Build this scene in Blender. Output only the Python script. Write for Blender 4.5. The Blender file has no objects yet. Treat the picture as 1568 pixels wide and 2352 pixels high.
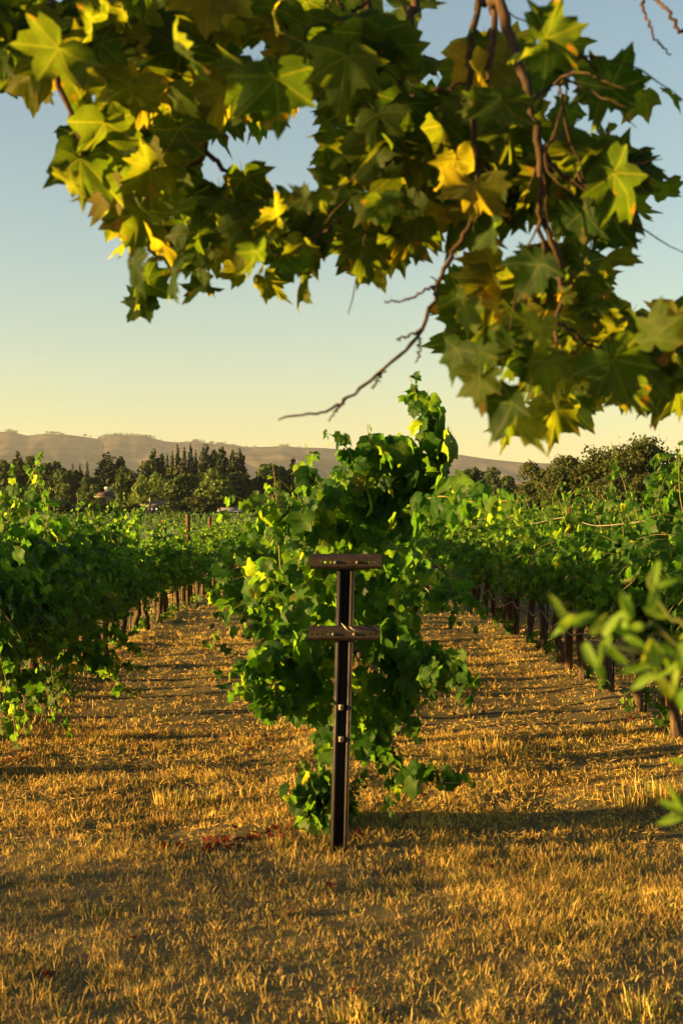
import bpy, math, random
import numpy as np
from mathutils import Matrix, Vector

# ------------------------------------------------------------------ camera, sky, sun, exposure
scene = bpy.context.scene
COL = scene.collection
FPX, VPX, VPY, EYE = 2940.0, 756.0, 1195.0, 1.65     # focal length and vanishing point in photo units (1568 x 2352)
cam_d = bpy.data.cameras.new('camera'); cam = bpy.data.objects.new('camera', cam_d); COL.objects.link(cam)
cam.location = (0, 0, EYE); cam.rotation_euler = (math.radians(90), 0, 0)
cam_d.sensor_fit = 'VERTICAL'; cam_d.sensor_height = 36; cam_d.sensor_width = 24; cam_d.lens = FPX/2352*36
cam_d.shift_x = (784-VPX)/2352; cam_d.shift_y = (VPY-1176)/2352
cam_d.clip_start = 0.05; cam_d.clip_end = 30000
cam_d.dof.use_dof = True; cam_d.dof.focus_distance = 22; cam_d.dof.aperture_fstop = 6.8
scene.camera = cam

SUN_EL, SUN_BACK = 5.8, 11.0                          # degrees: height of the sun; how far it stands behind the camera's left
a = math.radians(SUN_BACK); e = math.radians(SUN_EL)
to_sun = Vector((-math.cos(a)*math.cos(e), -math.sin(a)*math.cos(e), math.sin(e)))
world = bpy.data.worlds.new('World'); scene.world = world; world.use_nodes = True
wn = world.node_tree.nodes; wl = world.node_tree.links
sky = wn.new('ShaderNodeTexSky'); sky.sky_type = 'NISHITA'; sky.sun_disc = False
sky.sun_elevation = e; sky.sun_rotation = math.radians(270-SUN_BACK)
sky.air_density = 1.2; sky.dust_density = 0.8; sky.ozone_density = 1.6; sky.altitude = 100
bg = wn['Background']; bg.inputs['Strength'].default_value = 0.05
wl.new(sky.outputs[0], bg.inputs[0])
sun_d = bpy.data.lights.new('sun', 'SUN'); sun_d.energy = 5.0; sun_d.angle = math.radians(0.55); sun_d.color = (1.0, 0.60, 0.18)
sun = bpy.data.objects.new('sun', sun_d); COL.objects.link(sun); sun.location = (-30, 0, 20)
sun.rotation_euler = to_sun.to_track_quat('Z', 'Y').to_euler()
scene.view_settings.view_transform = 'Standard'; scene.view_settings.look = 'None'
scene.view_settings.exposure = 2.62; scene.view_settings.gamma = 1.0
cy = scene.cycles
cy.max_bounces = 6; cy.diffuse_bounces = 3; cy.glossy_bounces = 2; cy.transmission_bounces = 4; cy.volume_bounces = 0
cy.use_denoising = True; cy.sample_clamp_indirect = 4.0

# ------------------------------------------------------------------ helpers
def P(px, py, d):
    return np.array([(px-VPX)/FPX*d, d, EYE+(VPY-py)/FPX*d])

def hash2(ix, iy, seed):
    h = (ix.astype(np.int64)*374761393 + iy.astype(np.int64)*668265263 + seed*982451653) & 0xffffffff
    h = ((h ^ (h >> 13))*1274126177) & 0xffffffff
    return ((h ^ (h >> 16)) & 0xffff)/65535.0
def vnoise(x, y, seed=0):
    x = np.asarray(x, float); y = np.asarray(y, float)
    ix = np.floor(x); iy = np.floor(y); fx = x-ix; fy = y-iy
    fx = fx*fx*(3-2*fx); fy = fy*fy*(3-2*fy)
    a = hash2(ix, iy, seed); b = hash2(ix+1, iy, seed); c = hash2(ix, iy+1, seed); d = hash2(ix+1, iy+1, seed)
    return (a*(1-fx)+b*fx)*(1-fy)+(c*(1-fx)+d*fx)*fy
def fbm(x, y, seed=0, octv=4):
    s = 0; amp = .5
    for k in range(octv):
        s = s+amp*vnoise(np.asarray(x)*2**k, np.asarray(y)*2**k, seed+k*17); amp *= .5
    return s

def smooth(a, b, x):
    t = np.clip((x-a)/(b-a), 0, 1); return t*t*(3-2*t)
def zground(x, y):
    x = np.asarray(x, float); y = np.asarray(y, float)
    z = 1.6*smooth(55, 190, y)
    near = (1-smooth(30, 60, y))*(1-smooth(12, 25, np.abs(x)))
    z = z+near*(0.085*(fbm(x*1.15, y*1.3, 3, 3)-.45)+0.036*(fbm(x*3.2, y*4.0, 8, 2)-.37))
    for xr in (-2.7, 0.05, 2.6):                        # soil thrown up a little along each row
        z = z+near*0.035*np.exp(-((x-xr)/.35)**2)*smooth(5.5, 7.5, y)
    return z

def mesh_np(name, V, T, rnd=None, smooth_shade=False, lc=None):
    V = np.asarray(V, np.float32); T = np.asarray(T, np.int32)
    me = bpy.data.meshes.new(name)
    me.vertices.add(len(V)); me.vertices.foreach_set('co', V.ravel())
    k = T.shape[1]
    me.loops.add(T.size); me.loops.foreach_set('vertex_index', T.ravel())
    me.polygons.add(len(T)); me.polygons.foreach_set('loop_start', np.arange(0, T.size, k, dtype=np.int32))
    if smooth_shade: me.polygons.foreach_set('use_smooth', np.ones(len(T), bool))
    me.update(calc_edges=True)
    if rnd is not None:
        at = me.attributes.new('rnd', 'FLOAT', 'POINT'); at.data.foreach_set('value', np.asarray(rnd, np.float32))
    if lc is not None:
        at = me.attributes.new('blade', 'FLOAT_VECTOR', 'POINT'); at.data.foreach_set('vector', np.asarray(lc, np.float32).ravel())
    me.validate()
    return me

def join(parts):
    Vs, Ts, Rs, o = [], [], [], 0
    for p in parts:
        V, T = p[0], p[1]; Vs.append(V); Ts.append(T+o); o += len(V)
        Rs.append(p[2] if len(p) > 2 else np.full(len(V), .5))
    return np.concatenate(Vs), np.concatenate(Ts), np.concatenate(Rs)

def obj(name, me, mat=None, parent=None, loc=None, mtx=None):
    o = bpy.data.objects.new(name, me); COL.objects.link(o)
    if mat is not None and me is not None and not me.materials: me.materials.append(mat)
    if parent is not None: o.parent = parent
    if loc is not None: o.location = loc
    if mtx is not None: o.matrix_basis = mtx
    return o
def thing(name, label, cat, loc=(0, 0, 0), rz=0, group=None):
    o = bpy.data.objects.new(name, None); COL.objects.link(o); o.empty_display_size = .2
    o.location = loc; o.rotation_euler = (0, 0, rz); return tag(o, label, cat, group)
def tag(o, label=None, cat=None, group=None, kind=None):
    if label: o['label'] = label
    if cat: o['category'] = cat
    if group: o['group'] = group
    if kind: o['kind'] = kind
    return o

def nrm(v):
    v = np.asarray(v, float); return v/np.maximum(np.linalg.norm(v, axis=-1, keepdims=True), 1e-9)

def tube(pts, rad, sides=7, jit=0.0, rng=None, caps=True):
    pts = np.asarray(pts, float); n = len(pts)
    rad = np.full(n, rad) if np.isscalar(rad) else np.asarray(rad, float)
    tan = nrm(np.gradient(pts, axis=0))
    ref = np.array([0, 1., 0]) if abs(tan[0][1]) < .8 else np.array([1., 0, 0])
    V = []
    for i in range(n):
        u = nrm(np.cross(tan[i], ref)); w = np.cross(tan[i], u)
        for k in range(sides):
            an = 2*math.pi*k/sides
            r = rad[i]*(1+(rng.uniform(-jit, jit) if rng is not None else 0))
            V.append(pts[i]+r*(math.cos(an)*u+math.sin(an)*w))
    T = []
    for i in range(n-1):
        for k in range(sides):
            a, b = i*sides+k, i*sides+(k+1) % sides
            c, d = a+sides, b+sides
            T += [(a, b, d), (a, d, c)]
    if caps:
        V += [pts[0], pts[-1]]; c0 = n*sides; c1 = c0+1
        for k in range(sides):
            T.append((c0, (k+1) % sides, k)); T.append((c1, (n-1)*sides+k, (n-1)*sides+(k+1) % sides))
    return np.array(V), np.array(T)

def box(x0, x1, y0, y1, z0, z1):
    V = np.array([(x, y, z) for z in (z0, z1) for y in (y0, y1) for x in (x0, x1)], float)
    Q = [(0, 2, 3, 1), (4, 5, 7, 6), (0, 1, 5, 4), (2, 6, 7, 3), (0, 4, 6, 2), (1, 3, 7, 5)]
    T = np.array([t for q in Q for t in ((q[0], q[1], q[2]), (q[0], q[2], q[3]))])
    return V, T

def spline(pts, n):
    pts = np.asarray(pts, float)
    q = np.vstack([2*pts[0]-pts[1], pts, 2*pts[-1]-pts[-2]])
    out = []
    for u in np.linspace(0, len(pts)-1-1e-9, n):
        i = int(u); t = u-i; p0, p1, p2, p3 = q[i:i+4]
        out.append(.5*((2*p1)+(-p0+p2)*t+(2*p0-5*p1+4*p2-p3)*t*t+(-p0+3*p1-3*p2+p3)*t**3))
    return np.array(out)

# ------------------------------------------------------------------ materials
def mat_new(name):
    m = bpy.data.materials.new(name); m.use_nodes = True
    nt = m.node_tree; b = nt.nodes['Principled BSDF']; return m, nt, b
def ramp(nt, stops, src=None):
    r = nt.nodes.new('ShaderNodeValToRGB'); el = r.color_ramp.elements
    el[0].position, el[0].color = stops[0][0], (*stops[0][1], 1)
    el[1].position, el[1].color = stops[-1][0], (*stops[-1][1], 1)
    for p, c in stops[1:-1]:
        k = el.new(p); k.color = (*c, 1)
    if src is not None: nt.links.new(src, r.inputs[0])
    return r
def noise(nt, scale, detail=4, coord='Object', rough=.55):
    tc = nt.nodes.new('ShaderNodeTexCoord'); n = nt.nodes.new('ShaderNodeTexNoise')
    n.inputs['Scale'].default_value = scale; n.inputs['Detail'].default_value = detail; n.inputs['Roughness'].default_value = rough
    nt.links.new(tc.outputs[coord], n.inputs['Vector']); return n
def bump(nt, b, src, strength=.4, dist=.01):
    k = nt.nodes.new('ShaderNodeBump'); k.inputs['Strength'].default_value = strength; k.inputs['Distance'].default_value = dist
    nt.links.new(src, k.inputs['Height']); nt.links.new(k.outputs[0], b.inputs['Normal']); return k

def leaf_mat(name, stops, trans_mul, tfac=.4, rough=.45, spec=.35, nscale=9, vein=None):
    """leaf: reflected colour from a ramp over each leaf's own random value, plus light that passes through the blade"""
    m, nt, b = mat_new(name); L = nt.links.new
    oi = nt.nodes.new('ShaderNodeObjectInfo'); at = nt.nodes.new('ShaderNodeAttribute'); at.attribute_name = 'rnd'
    ad = nt.nodes.new('ShaderNodeMath'); ad.operation = 'ADD'; L(oi.outputs['Random'], ad.inputs[0]); L(at.outputs['Fac'], ad.inputs[1])
    fr = nt.nodes.new('ShaderNodeMath'); fr.operation = 'FRACT'; L(ad.outputs[0], fr.inputs[0])
    r = ramp(nt, stops, fr.outputs[0])
    n = noise(nt, nscale, 3)
    hs = nt.nodes.new('ShaderNodeHueSaturation'); L(r.outputs[0], hs.inputs['Color'])
    mr = nt.nodes.new('ShaderNodeMapRange'); mr.inputs['To Min'].default_value = .7; mr.inputs['To Max'].default_value = 1.3
    mr.inputs['From Min'].default_value = .25; mr.inputs['From Max'].default_value = .75
    L(n.outputs['Fac'], mr.inputs['Value']); L(mr.outputs[0], hs.inputs['Value'])
    colour = hs.outputs[0]
    if vein:
        ab = nt.nodes.new('ShaderNodeAttribute'); ab.attribute_name = 'blade'; sx = nt.nodes.new('ShaderNodeSeparateXYZ'); L(ab.outputs['Vector'], sx.inputs[0])
        def mth(op, a_, b_=None):
            k = nt.nodes.new('ShaderNodeMath'); k.operation = op
            for i_, q_ in enumerate((a_, b_)):
                if q_ is None: continue
                if isinstance(q_, (int, float)): k.inputs[i_].default_value = q_
                else: L(q_, k.inputs[i_])
            return k.outputs[0]
        an = mth('ABSOLUTE', mth('ARCTAN2', sx.outputs[0], sx.outputs[1]))
        rad = mth('SQRT', mth('ADD', mth('MULTIPLY', sx.outputs[0], sx.outputs[0]), mth('MULTIPLY', sx.outputs[1], sx.outputs[1])))
        dd = an
        for k_ in vein: dd = mth('MINIMUM', dd, mth('ABSOLUTE', mth('SUBTRACT', an, math.radians(k_))))
        dist = mth('MULTIPLY', dd, rad)
        side = mth('SINE', mth('MULTIPLY', mth('ADD', rad, mth('MULTIPLY', dd, -.55)), 46.0))     # side veins leave the ribs at a slant
        rib = nt.nodes.new('ShaderNodeMapRange'); rib.inputs['From Min'].default_value = .006; rib.inputs['From Max'].default_value = .022; rib.inputs['To Min'].default_value = 1; rib.inputs['To Max'].default_value = 0; L(dist, rib.inputs['Value'])
        sv = nt.nodes.new('ShaderNodeMapRange'); sv.inputs['From Min'].default_value = .9; sv.inputs['From Max'].default_value = 1.0; sv.inputs['To Max'].default_value = .45; L(side, sv.inputs['Value'])
        vm = mth('MAXIMUM', rib.outputs[0], sv.outputs[0])
        mv = nt.nodes.new('ShaderNodeMix'); mv.data_type = 'RGBA'; L(mth('MULTIPLY', vm, .20), mv.inputs[0]); L(hs.outputs[0], mv.inputs[6]); mv.inputs[7].default_value = (.16, .18, .05, 1)
        colour = mv.outputs[2]
        off = nt.nodes.new('ShaderNodeVectorMath'); off.operation = 'ADD'; L(ab.outputs['Vector'], off.inputs[0])
        cb = nt.nodes.new('ShaderNodeCombineXYZ')
        for i_ in range(3): L(mth('MULTIPLY', fr.outputs[0], 37.0+13*i_), cb.inputs[i_])
        L(cb.outputs[0], off.inputs[1]); L(off.outputs[0], n.inputs['Vector'])
        nb = nt.nodes.new('ShaderNodeTexNoise'); nb.inputs['Scale'].default_value = 2.1; nb.inputs['Detail'].default_value = 5; L(off.outputs[0], nb.inputs['Vector'])
        edge = mth('ADD', nb.outputs['Fac'], mth('MULTIPLY', rad, .12))
        br = nt.nodes.new('ShaderNodeMapRange'); br.inputs['From Min'].default_value = .70; br.inputs['From Max'].default_value = .80; br.inputs['To Max'].default_value = .8; L(edge, br.inputs['Value'])
        mb = nt.nodes.new('ShaderNodeMix'); mb.data_type = 'RGBA'; L(br.outputs[0], mb.inputs[0]); L(colour, mb.inputs[6]); mb.inputs[7].default_value = (.10, .055, .014, 1)
        colour = mb.outputs[2]
    L(colour, b.inputs['Base Color']); b.inputs['Roughness'].default_value = rough; b.inputs['Specular IOR Level'].default_value = spec
    mul = nt.nodes.new('ShaderNodeMix'); mul.data_type = 'RGBA'; mul.blend_type = 'MULTIPLY'; mul.inputs[0].default_value = 1
    L(colour, mul.inputs[6]); mul.inputs[7].default_value = (*trans_mul, 1); mul.clamp_result = False
    tr = nt.nodes.new('ShaderNodeBsdfTranslucent'); L(mul.outputs[2], tr.inputs['Color'])
    mx = nt.nodes.new('ShaderNodeMixShader'); mx.inputs[0].default_value = tfac
    L(b.outputs[0], mx.inputs[1]); L(tr.outputs[0], mx.inputs[2])
    L(mx.outputs[0], nt.nodes['Material Output'].inputs['Surface'])
    bump(nt, b, n.outputs['Fac'], .25, .01)
    return m

M = {}
M['vine_leaf'] = leaf_mat('vine_leaf', [(0, (.011, .042, .006)), (.35, (.019, .062, .008)), (.8, (.038, .090, .010)), (.97, (.068, .12, .012)), (1, (.10, .11, .014))],
                          (5.6, 4.6, 1.6), .52, .5, .14, 2.5, (52, 100))
M['plane_leaf'] = leaf_mat('plane_leaf', [(0, (.010, .026, .004)), (.4, (.018, .038, .005)), (.85, (.036, .055, .007)), (.98, (.075, .078, .010)), (1, (.13, .085, .015))],
                           (8.2, 6.2, 1.5), .54, .6, .12, 3, (52, 99))
M['shrub_leaf'] = leaf_mat('shrub_leaf', [(0, (.09, .19, .012)), (.8, (.14, .23, .016)), (1, (.20, .22, .02))], (2.6, 2.2, 1.0), .5, .5, .3, 20)
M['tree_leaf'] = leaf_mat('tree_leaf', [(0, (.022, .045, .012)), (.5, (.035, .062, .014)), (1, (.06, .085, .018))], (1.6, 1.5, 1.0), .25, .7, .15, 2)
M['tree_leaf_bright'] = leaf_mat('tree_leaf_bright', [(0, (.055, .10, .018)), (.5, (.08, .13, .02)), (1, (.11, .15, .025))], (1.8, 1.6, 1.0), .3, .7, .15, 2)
M['tree_leaf_olive'] = leaf_mat('tree_leaf_olive', [(0, (.028, .044, .010)), (.5, (.042, .058, .012)), (1, (.068, .078, .017))], (1.6, 1.4, 1.0), .3, .7, .15, 2)
M['conifer_leaf'] = leaf_mat('conifer_leaf', [(0, (.016, .034, .014)), (.6, (.026, .046, .016)), (1, (.05, .06, .018))], (1.4, 1.3, 1.0), .15, .8, .1, 2)
M['far_vine'] = leaf_mat('far_vine', [(0, (.035, .085, .018)), (1, (.075, .13, .024))], (1.8, 1.6, 1.0), .3, .7, .15, 2)
M['grass'] = leaf_mat('grass', [(0, (.11, .085, .04)), (.3, (.42, .27, .065)), (.62, (.58, .39, .09)), (.84, (.72, .50, .125)), (.87, (.14, .17, .03)), (1, (.10, .15, .025))],
                      (1.1, 1.0, .8), .3, .65, .2, 6)
M['red_leaf'] = leaf_mat('red_leaf', [(0, (.07, .013, .008)), (.45, (.14, .022, .010)), (.75, (.16, .045, .016)), (1, (.11, .06, .025))], (1.6, 1.2, 1.0), .3, .6, .2, 18)

def bark_mat(name, c0, c1, scale=18, b_str=.8, b_dist=.012):
    m, nt, b = mat_new(name); n = noise(nt, scale, 6)
    mp = nt.nodes.new('ShaderNodeMapping'); mp.inputs['Scale'].default_value = (1, 1, .25)
    nt.links.new(n.inputs['Vector'].links[0].from_socket, mp.inputs[0]); nt.links.new(mp.outputs[0], n.inputs['Vector'])
    r = ramp(nt, [(.3, c0), (.7, c1)], n.outputs['Fac']); nt.links.new(r.outputs[0], b.inputs['Base Color'])
    b.inputs['Roughness'].default_value = .9; b.inputs['Specular IOR Level'].default_value = .2
    bump(nt, b, n.outputs['Fac'], b_str, b_dist); return m
M['vine_bark'] = bark_mat('vine_bark', (.020, .014, .010), (.105, .068, .042), 30)
M['cane'] = bark_mat('cane', (.10, .12, .03), (.20, .15, .06), 20, .3, .003)
M['green_stem'] = bark_mat('green_stem', (.05, .08, .015), (.11, .13, .03), 20, .2, .002)
M['plane_bark'] = bark_mat('plane_bark', (.014, .009, .006), (.075, .044, .024), 40, .7, .006)
M['tree_bark'] = bark_mat('tree_bark', (.05, .038, .026), (.14, .10, .07), 6)
M['dry_cane'] = bark_mat('dry_cane', (.12, .10, .075), (.34, .28, .20), 25, .5, .004)
M['wood_post'] = bark_mat('wood_post', (.035, .019, .012), (.12, .062, .035), 14, .7, .006)

def rust_mat(name, c0, c1, c2, metal=.3, rough=.55):
    m, nt, b = mat_new(name); n = noise(nt, 22, 8, rough=.7)
    r = ramp(nt, [(.3, c0), (.52, c1), (.72, c2)], n.outputs['Fac']); nt.links.new(r.outputs[0], b.inputs['Base Color'])
    b.inputs['Metallic'].default_value = metal
    r2 = ramp(nt, [(.3, (rough-.12,)*3), (.7, (rough+.2,)*3)], n.outputs['Fac']); nt.links.new(r2.outputs[0], b.inputs['Roughness'])
    n2 = noise(nt, 140, 3); bump(nt, b, n2.outputs['Fac'], .35, .002); return m
M['post_steel'] = rust_mat('post_steel', (.008, .005, .004), (.014, .008, .006), (.032, .017, .010), .0, .65)
M['arm_steel'] = rust_mat('arm_steel', (.008, .004, .003), (.014, .006, .004), (.034, .014, .008), .0, .55)
M['bolt_steel'] = rust_mat('bolt_steel', (.08, .07, .06), (.13, .12, .10), (.20, .18, .15), .2, .6)
M['wire'] = rust_mat('wire', (.30, .24, .14), (.4, .33, .2), (.5, .42, .28), .6, .4)
M['hose'] = rust_mat('hose', (.035, .032, .03), (.05, .046, .042), (.09, .08, .07), 0, .6)

def plain(name, c, rough=.8, nscale=3, var=.25):
    m, nt, b = mat_new(name); n = noise(nt, nscale, 4)
    lo = tuple(x*(1-var) for x in c); hi = tuple(min(1, x*(1+var)) for x in c)
    r = ramp(nt, [(.3, lo), (.7, hi)], n.outputs['Fac']); nt.links.new(r.outputs[0], b.inputs['Base Color'])
    b.inputs['Roughness'].default_value = rough; return m
M['cream_wall'] = plain('cream_wall', (.42, .37, .30), var=.1)
M['white_paint'] = plain('white_paint', (.62, .61, .6), var=.06)
M['trim'] = plain('trim', (.13, .12, .10), var=.1)  # darkened along with the chimney house, its tree shade put into the colour
M['shade_wall'] = plain('shade_wall', (.24, .22, .19), var=.1)  # chimney house wall, with the surrounding trees' shade put into its colour
M['red_roof'] = plain('red_roof', (.040, .019, .014), nscale=1.5)  # reddish roof, darkened in its colour to imitate shade from the trees
M['brown_roof'] = plain('brown_roof', (.12, .085, .075), nscale=1.5)
M['grey_roof'] = plain('grey_roof', (.10, .105, .12), nscale=1.5)
M['window_glass'] = plain('window_glass', (.03, .04, .05), .12)

# ground: straw over soil
def ground_mat():
    m, nt, b = mat_new('ground_straw'); L = nt.links.new
    n1 = noise(nt, .9, 5); n2 = noise(nt, 55, 7, rough=.75); n3 = noise(nt, 3.4, 4)
    r1 = ramp(nt, [(.28, (.09, .085, .053)), (.5, (.18, .15, .08)), (.75, (.36, .265, .115))], n2.outputs['Fac'])
    r2 = ramp(nt, [(.42, (.8, .86, .72)), (.6, (1.05, 1.0, .95))], n3.outputs['Fac'])
    mu = nt.nodes.new('ShaderNodeMix'); mu.data_type = 'RGBA'; mu.blend_type = 'MULTIPLY'; mu.inputs[0].default_value = 1
    L(r1.outputs[0], mu.inputs[6]); L(r2.outputs[0], mu.inputs[7])
    g = ramp(nt, [(.58, (0, 0, 0)), (.75, (1, 1, 1))], n1.outputs['Fac'])
    mg = nt.nodes.new('ShaderNodeMix'); mg.data_type = 'RGBA'; L(g.outputs[0], mg.inputs[0]); L(mu.outputs[2], mg.inputs[6])
    mg.inputs[7].default_value = (.12, .125, .045, 1)
    L(mg.outputs[2], b.inputs['Base Color']); b.inputs['Roughness'].default_value = .95; b.inputs['Specular IOR Level'].default_value = .1
    bump(nt, b, n2.outputs['Fac'], 1.0, .05); return m
M['ground'] = ground_mat()
def hill_mat():
    m, nt, b = mat_new('hill_grass'); L = nt.links.new
    n1 = noise(nt, .006, 6, rough=.65); n2 = noise(nt, .03, 5)
    r = ramp(nt, [(.36, (.03, .032, .022)), (.50, (.06, .052, .038)), (.66, (.125, .098, .062))], n1.outputs['Fac'])
    r2 = ramp(nt, [(.35, (.75, .75, .72)), (.65, (1.1, 1.08, 1.0))], n2.outputs['Fac'])
    mu = nt.nodes.new('ShaderNodeMix'); mu.data_type = 'RGBA'; mu.blend_type = 'MULTIPLY'; mu.inputs[0].default_value = 1
    L(r.outputs[0], mu.inputs[6]); L(r2.outputs[0], mu.inputs[7]); L(mu.outputs[2], b.inputs['Base Color'])
    b.inputs['Roughness'].default_value = 1; b.inputs['Specular IOR Level'].default_value = 0; return m
M['hill'] = hill_mat()

# ------------------------------------------------------------------ leaf shapes
def leaf_shape(half, seed, fold=.1, droop=.25, crease=0., period=51, wave=.05, teeth=0.0, ring=.52, petiole=.35):
    """blade: petiole joint at the origin, tip towards +Y, upper face +Z; outline given for one half as (degrees, radius)"""
    rng = random.Random(seed)
    full = [(-an, r) for an, r in reversed(half) if 0 < an < 180]+list(half)
    pts = []
    for an, r in full:
        r *= 1+rng.uniform(-.07, .07); an += rng.uniform(-2.5, 2.5)
        pts.append((math.radians(an), r))
    n = len(pts); inner = pts[::2]
    ph = [rng.uniform(0, 6.28) for _ in range(4)]
    dr = droop*rng.uniform(.4, 1.6); fo = fold*rng.uniform(.3, 1.9); wv = wave*rng.uniform(.5, 1.6); tw = rng.uniform(-.25, .25)
    def pos(an, r):
        x = r*math.sin(an); y = r*math.cos(an)
        z = -dr*r*r+fo*abs(x)+crease*r*math.cos(an*360/period)+wv*math.sin(4*x+ph[0])*math.sin(4*y+ph[1])+tw*x*y
        return (x, y, z)
    V = [(0, 0, 0)]+[pos(an, r*ring) for an, r in inner]+[pos(an, r) for an, r in pts]
    m = len(inner); T = []
    for i in range(m-1): T.append((0, i+2, i+1))
    for i in range(m-1):
        a, b = 1+i, 2+i; o = 1+m+2*i
        T += [(a, o+1, o), (a, b, o+1), (b, min(o+2, m+n), o+1)]
    T = [t[::-1] for t in T]
    # flip so that the normal is +Z
    V = np.array(V); T = np.array(T)
    fn = np.cross(V[T[:, 1]]-V[T[:, 0]], V[T[:, 2]]-V[T[:, 0]])
    flip = fn[:, 2] < 0; T[flip] = T[flip][:, ::-1]
    if petiole:
        k = len(V); w = .018
        V = np.vstack([V, [(-w, 0, 0), (w, 0, 0), (0, -petiole, .10*petiole), (0, 0, -w*1.6)]])
        T = np.vstack([T, [(k, k+1, k+2), (k, k+2, k+3), (k+1, k+3, k+2)]])
    return V, T
GRAPE = [(0, 1.0), (9, .83), (16, .86), (24, .70), (34, .68), (44, .84), (54, .90), (66, .74), (80, .64), (92, .72), (106, .70), (122, .60), (138, .60), (152, .55), (166, .36), (176, .12)]
GRAPE_LO = [(0, 1.0), (20, .74), (34, .68), (52, .90), (78, .64), (104, .70), (140, .58), (174, .14)]
PLANE = [(0, 1.12), (7, .88), (12, .92), (20, .72), (27, .63), (35, .72), (42, .76), (47, .83), (53, 1.04), (59, .80), (65, .85), (73, .66), (80, .61), (90, .70), (100, .88), (109, .66), (117, .69), (134, .52), (156, .38), (176, .14)]
OVAL = [(0, 1.0), (7, .84), (15, .60), (26, .38), (45, .23), (80, .14), (120, .07), (170, .03)]
GRAPES = [leaf_shape(GRAPE, s, fold=.22, droop=.28, wave=.09, petiole=.6) for s in range(6)]
GRAPES_LO = [leaf_shape(GRAPE_LO, 50+s, fold=.2, droop=.28, wave=.08, ring=.5, petiole=0) for s in range(5)]
PLANES = [leaf_shape(PLANE, 100+s, fold=.34, droop=.45, crease=.06, wave=.15, petiole=.5) for s in range(9)]
OVALS = [leaf_shape(OVAL, 200+s, fold=.35, droop=.3, wave=.04, petiole=.12) for s in range(3)]

def frames(tip, nor):
    tip = nrm(tip); nor = np.asarray(nor, float)
    nor = nrm(nor-np.sum(nor*tip, axis=-1, keepdims=True)*tip)
    x = np.cross(tip, nor)
    return np.stack([x, tip, nor], axis=-1)              # columns: local X, Y, Z

def leaves_mesh(name, shapes, pos, tip, nor, size, rng, mat):
    pos = np.asarray(pos); F = frames(tip, nor); size = np.asarray(size); n = len(pos)
    which = rng.integers(0, len(shapes), n); rv = rng.random(n)
    parts = []; lcs = []
    for s, (V, T) in enumerate(shapes):
        k = np.nonzero(which == s)[0]
        if not len(k): continue
        W = np.einsum('nij,vj->nvi', F[k], V)*size[k, None, None]+pos[k, None, :]
        TT = T[None]+(np.arange(len(k))*len(V))[:, None, None]
        parts.append((W.reshape(-1, 3), TT.reshape(-1, 3), np.repeat(rv[k], len(V)))); lcs.append(np.tile(V, (len(k), 1)))
    V, T, R = join(parts)
    me = mesh_np(name, V, T, R, True, np.concatenate(lcs)); me.materials.append(mat); return me

def shape_meshes(name, shapes, mat):
    out = []
    for V, T in shapes:
        me = mesh_np(name, V, T, np.zeros(len(V)), True, V); me.materials.append(mat); out.append(me)
    return out
ME_GRAPE = shape_meshes('vine_leaf', GRAPES, M['vine_leaf'])
ME_PLANE = shape_meshes('plane_leaf', PLANES, M['plane_leaf'])
ME_OVAL = shape_meshes('shrub_leaf', OVALS, M['shrub_leaf'])
ME_RED = shape_meshes('red_leaf', GRAPES, M['red_leaf'])

def leaf_objects(name, meshes, pos, tip, nor, size, rng, root, base):
    F = frames(tip, nor)
    for i in range(len(pos)):
        mt = np.eye(4); mt[:3, :3] = F[i]*size[i]; mt[:3, 3] = pos[i]-base
        obj(name, meshes[int(rng.integers(0, len(meshes)))], None, root, mtx=Matrix(mt.tolist()))

# ------------------------------------------------------------------ ground
def axis(segs):
    out = []
    for a, b, st in segs: out += list(np.arange(a, b-1e-6, st))
    return np.array(out+[segs[-1][1]])
gx = axis([(-7800, -1000, 1700), (-1000, -100, 150), (-100, -20, 10), (-20, -6, 1), (-6, -3, .15), (-3, 3, .055), (3, 6, .15), (6, 20, 1), (20, 100, 10), (100, 1000, 150), (1000, 7800, 1700)])
gy = axis([(-600, -60, 90), (-60, -4, 4), (-4, 3, .5), (3, 9, .055), (9, 18, .11), (18, 40, .3), (40, 100, 3), (100, 300, 10), (300, 1000, 70), (1000, 7800, 800)])
GX, GY = np.meshgrid(gx, gy); GZ = zground(GX, GY)
nx, ny = len(gx), len(gy)
ii, jj = np.meshgrid(np.arange(nx-1), np.arange(ny-1)); q = (jj*nx+ii).ravel()
me = mesh_np('ground', np.stack([GX, GY, GZ], -1).reshape(-1, 3), np.stack([q, q+1, q+nx+1, q+nx], -1), None, True)
tag(obj('ground', me, M['ground']), 'dry straw-covered ground between the vine rows', None, None, 'structure')

# ------------------------------------------------------------------ hills
ridge_px = [(-2600, 1040), (-1800, 1010), (-1200, 1035), (-700, 1000), (-300, 1015), (-100, 990), (0, 992), (22, 991), (40, 995), (65, 1001), (108, 996), (150, 998), (184, 1002), (225, 1008), (230, 1005), (252, 1000), (274, 998), (299, 1001), (338, 1002), (360, 1009), (382, 1014), (407, 1016), (454, 1013), (468, 1016), (497, 1020), (511, 1019), (536, 1021), (565, 1027), (620, 1026), (650, 1024), (680, 1027), (746, 1029), (850, 1038), (930, 1046), (1005, 1048), (1053, 1044), (1111, 1053), (1192, 1062), (1300, 1066), (1464, 1064), (1700, 1070), (2200, 1045), (2800, 1075), (3600, 1050)]
rp = np.array(ridge_px, float)
hp = np.concatenate([np.arange(-2600, -100, 40), np.arange(-100, 1700, 5), np.arange(1700, 3601, 40)]).astype(float)
elev = np.interp(hp, rp[:, 0], VPY-rp[:, 1])
DR = 4600.0
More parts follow.
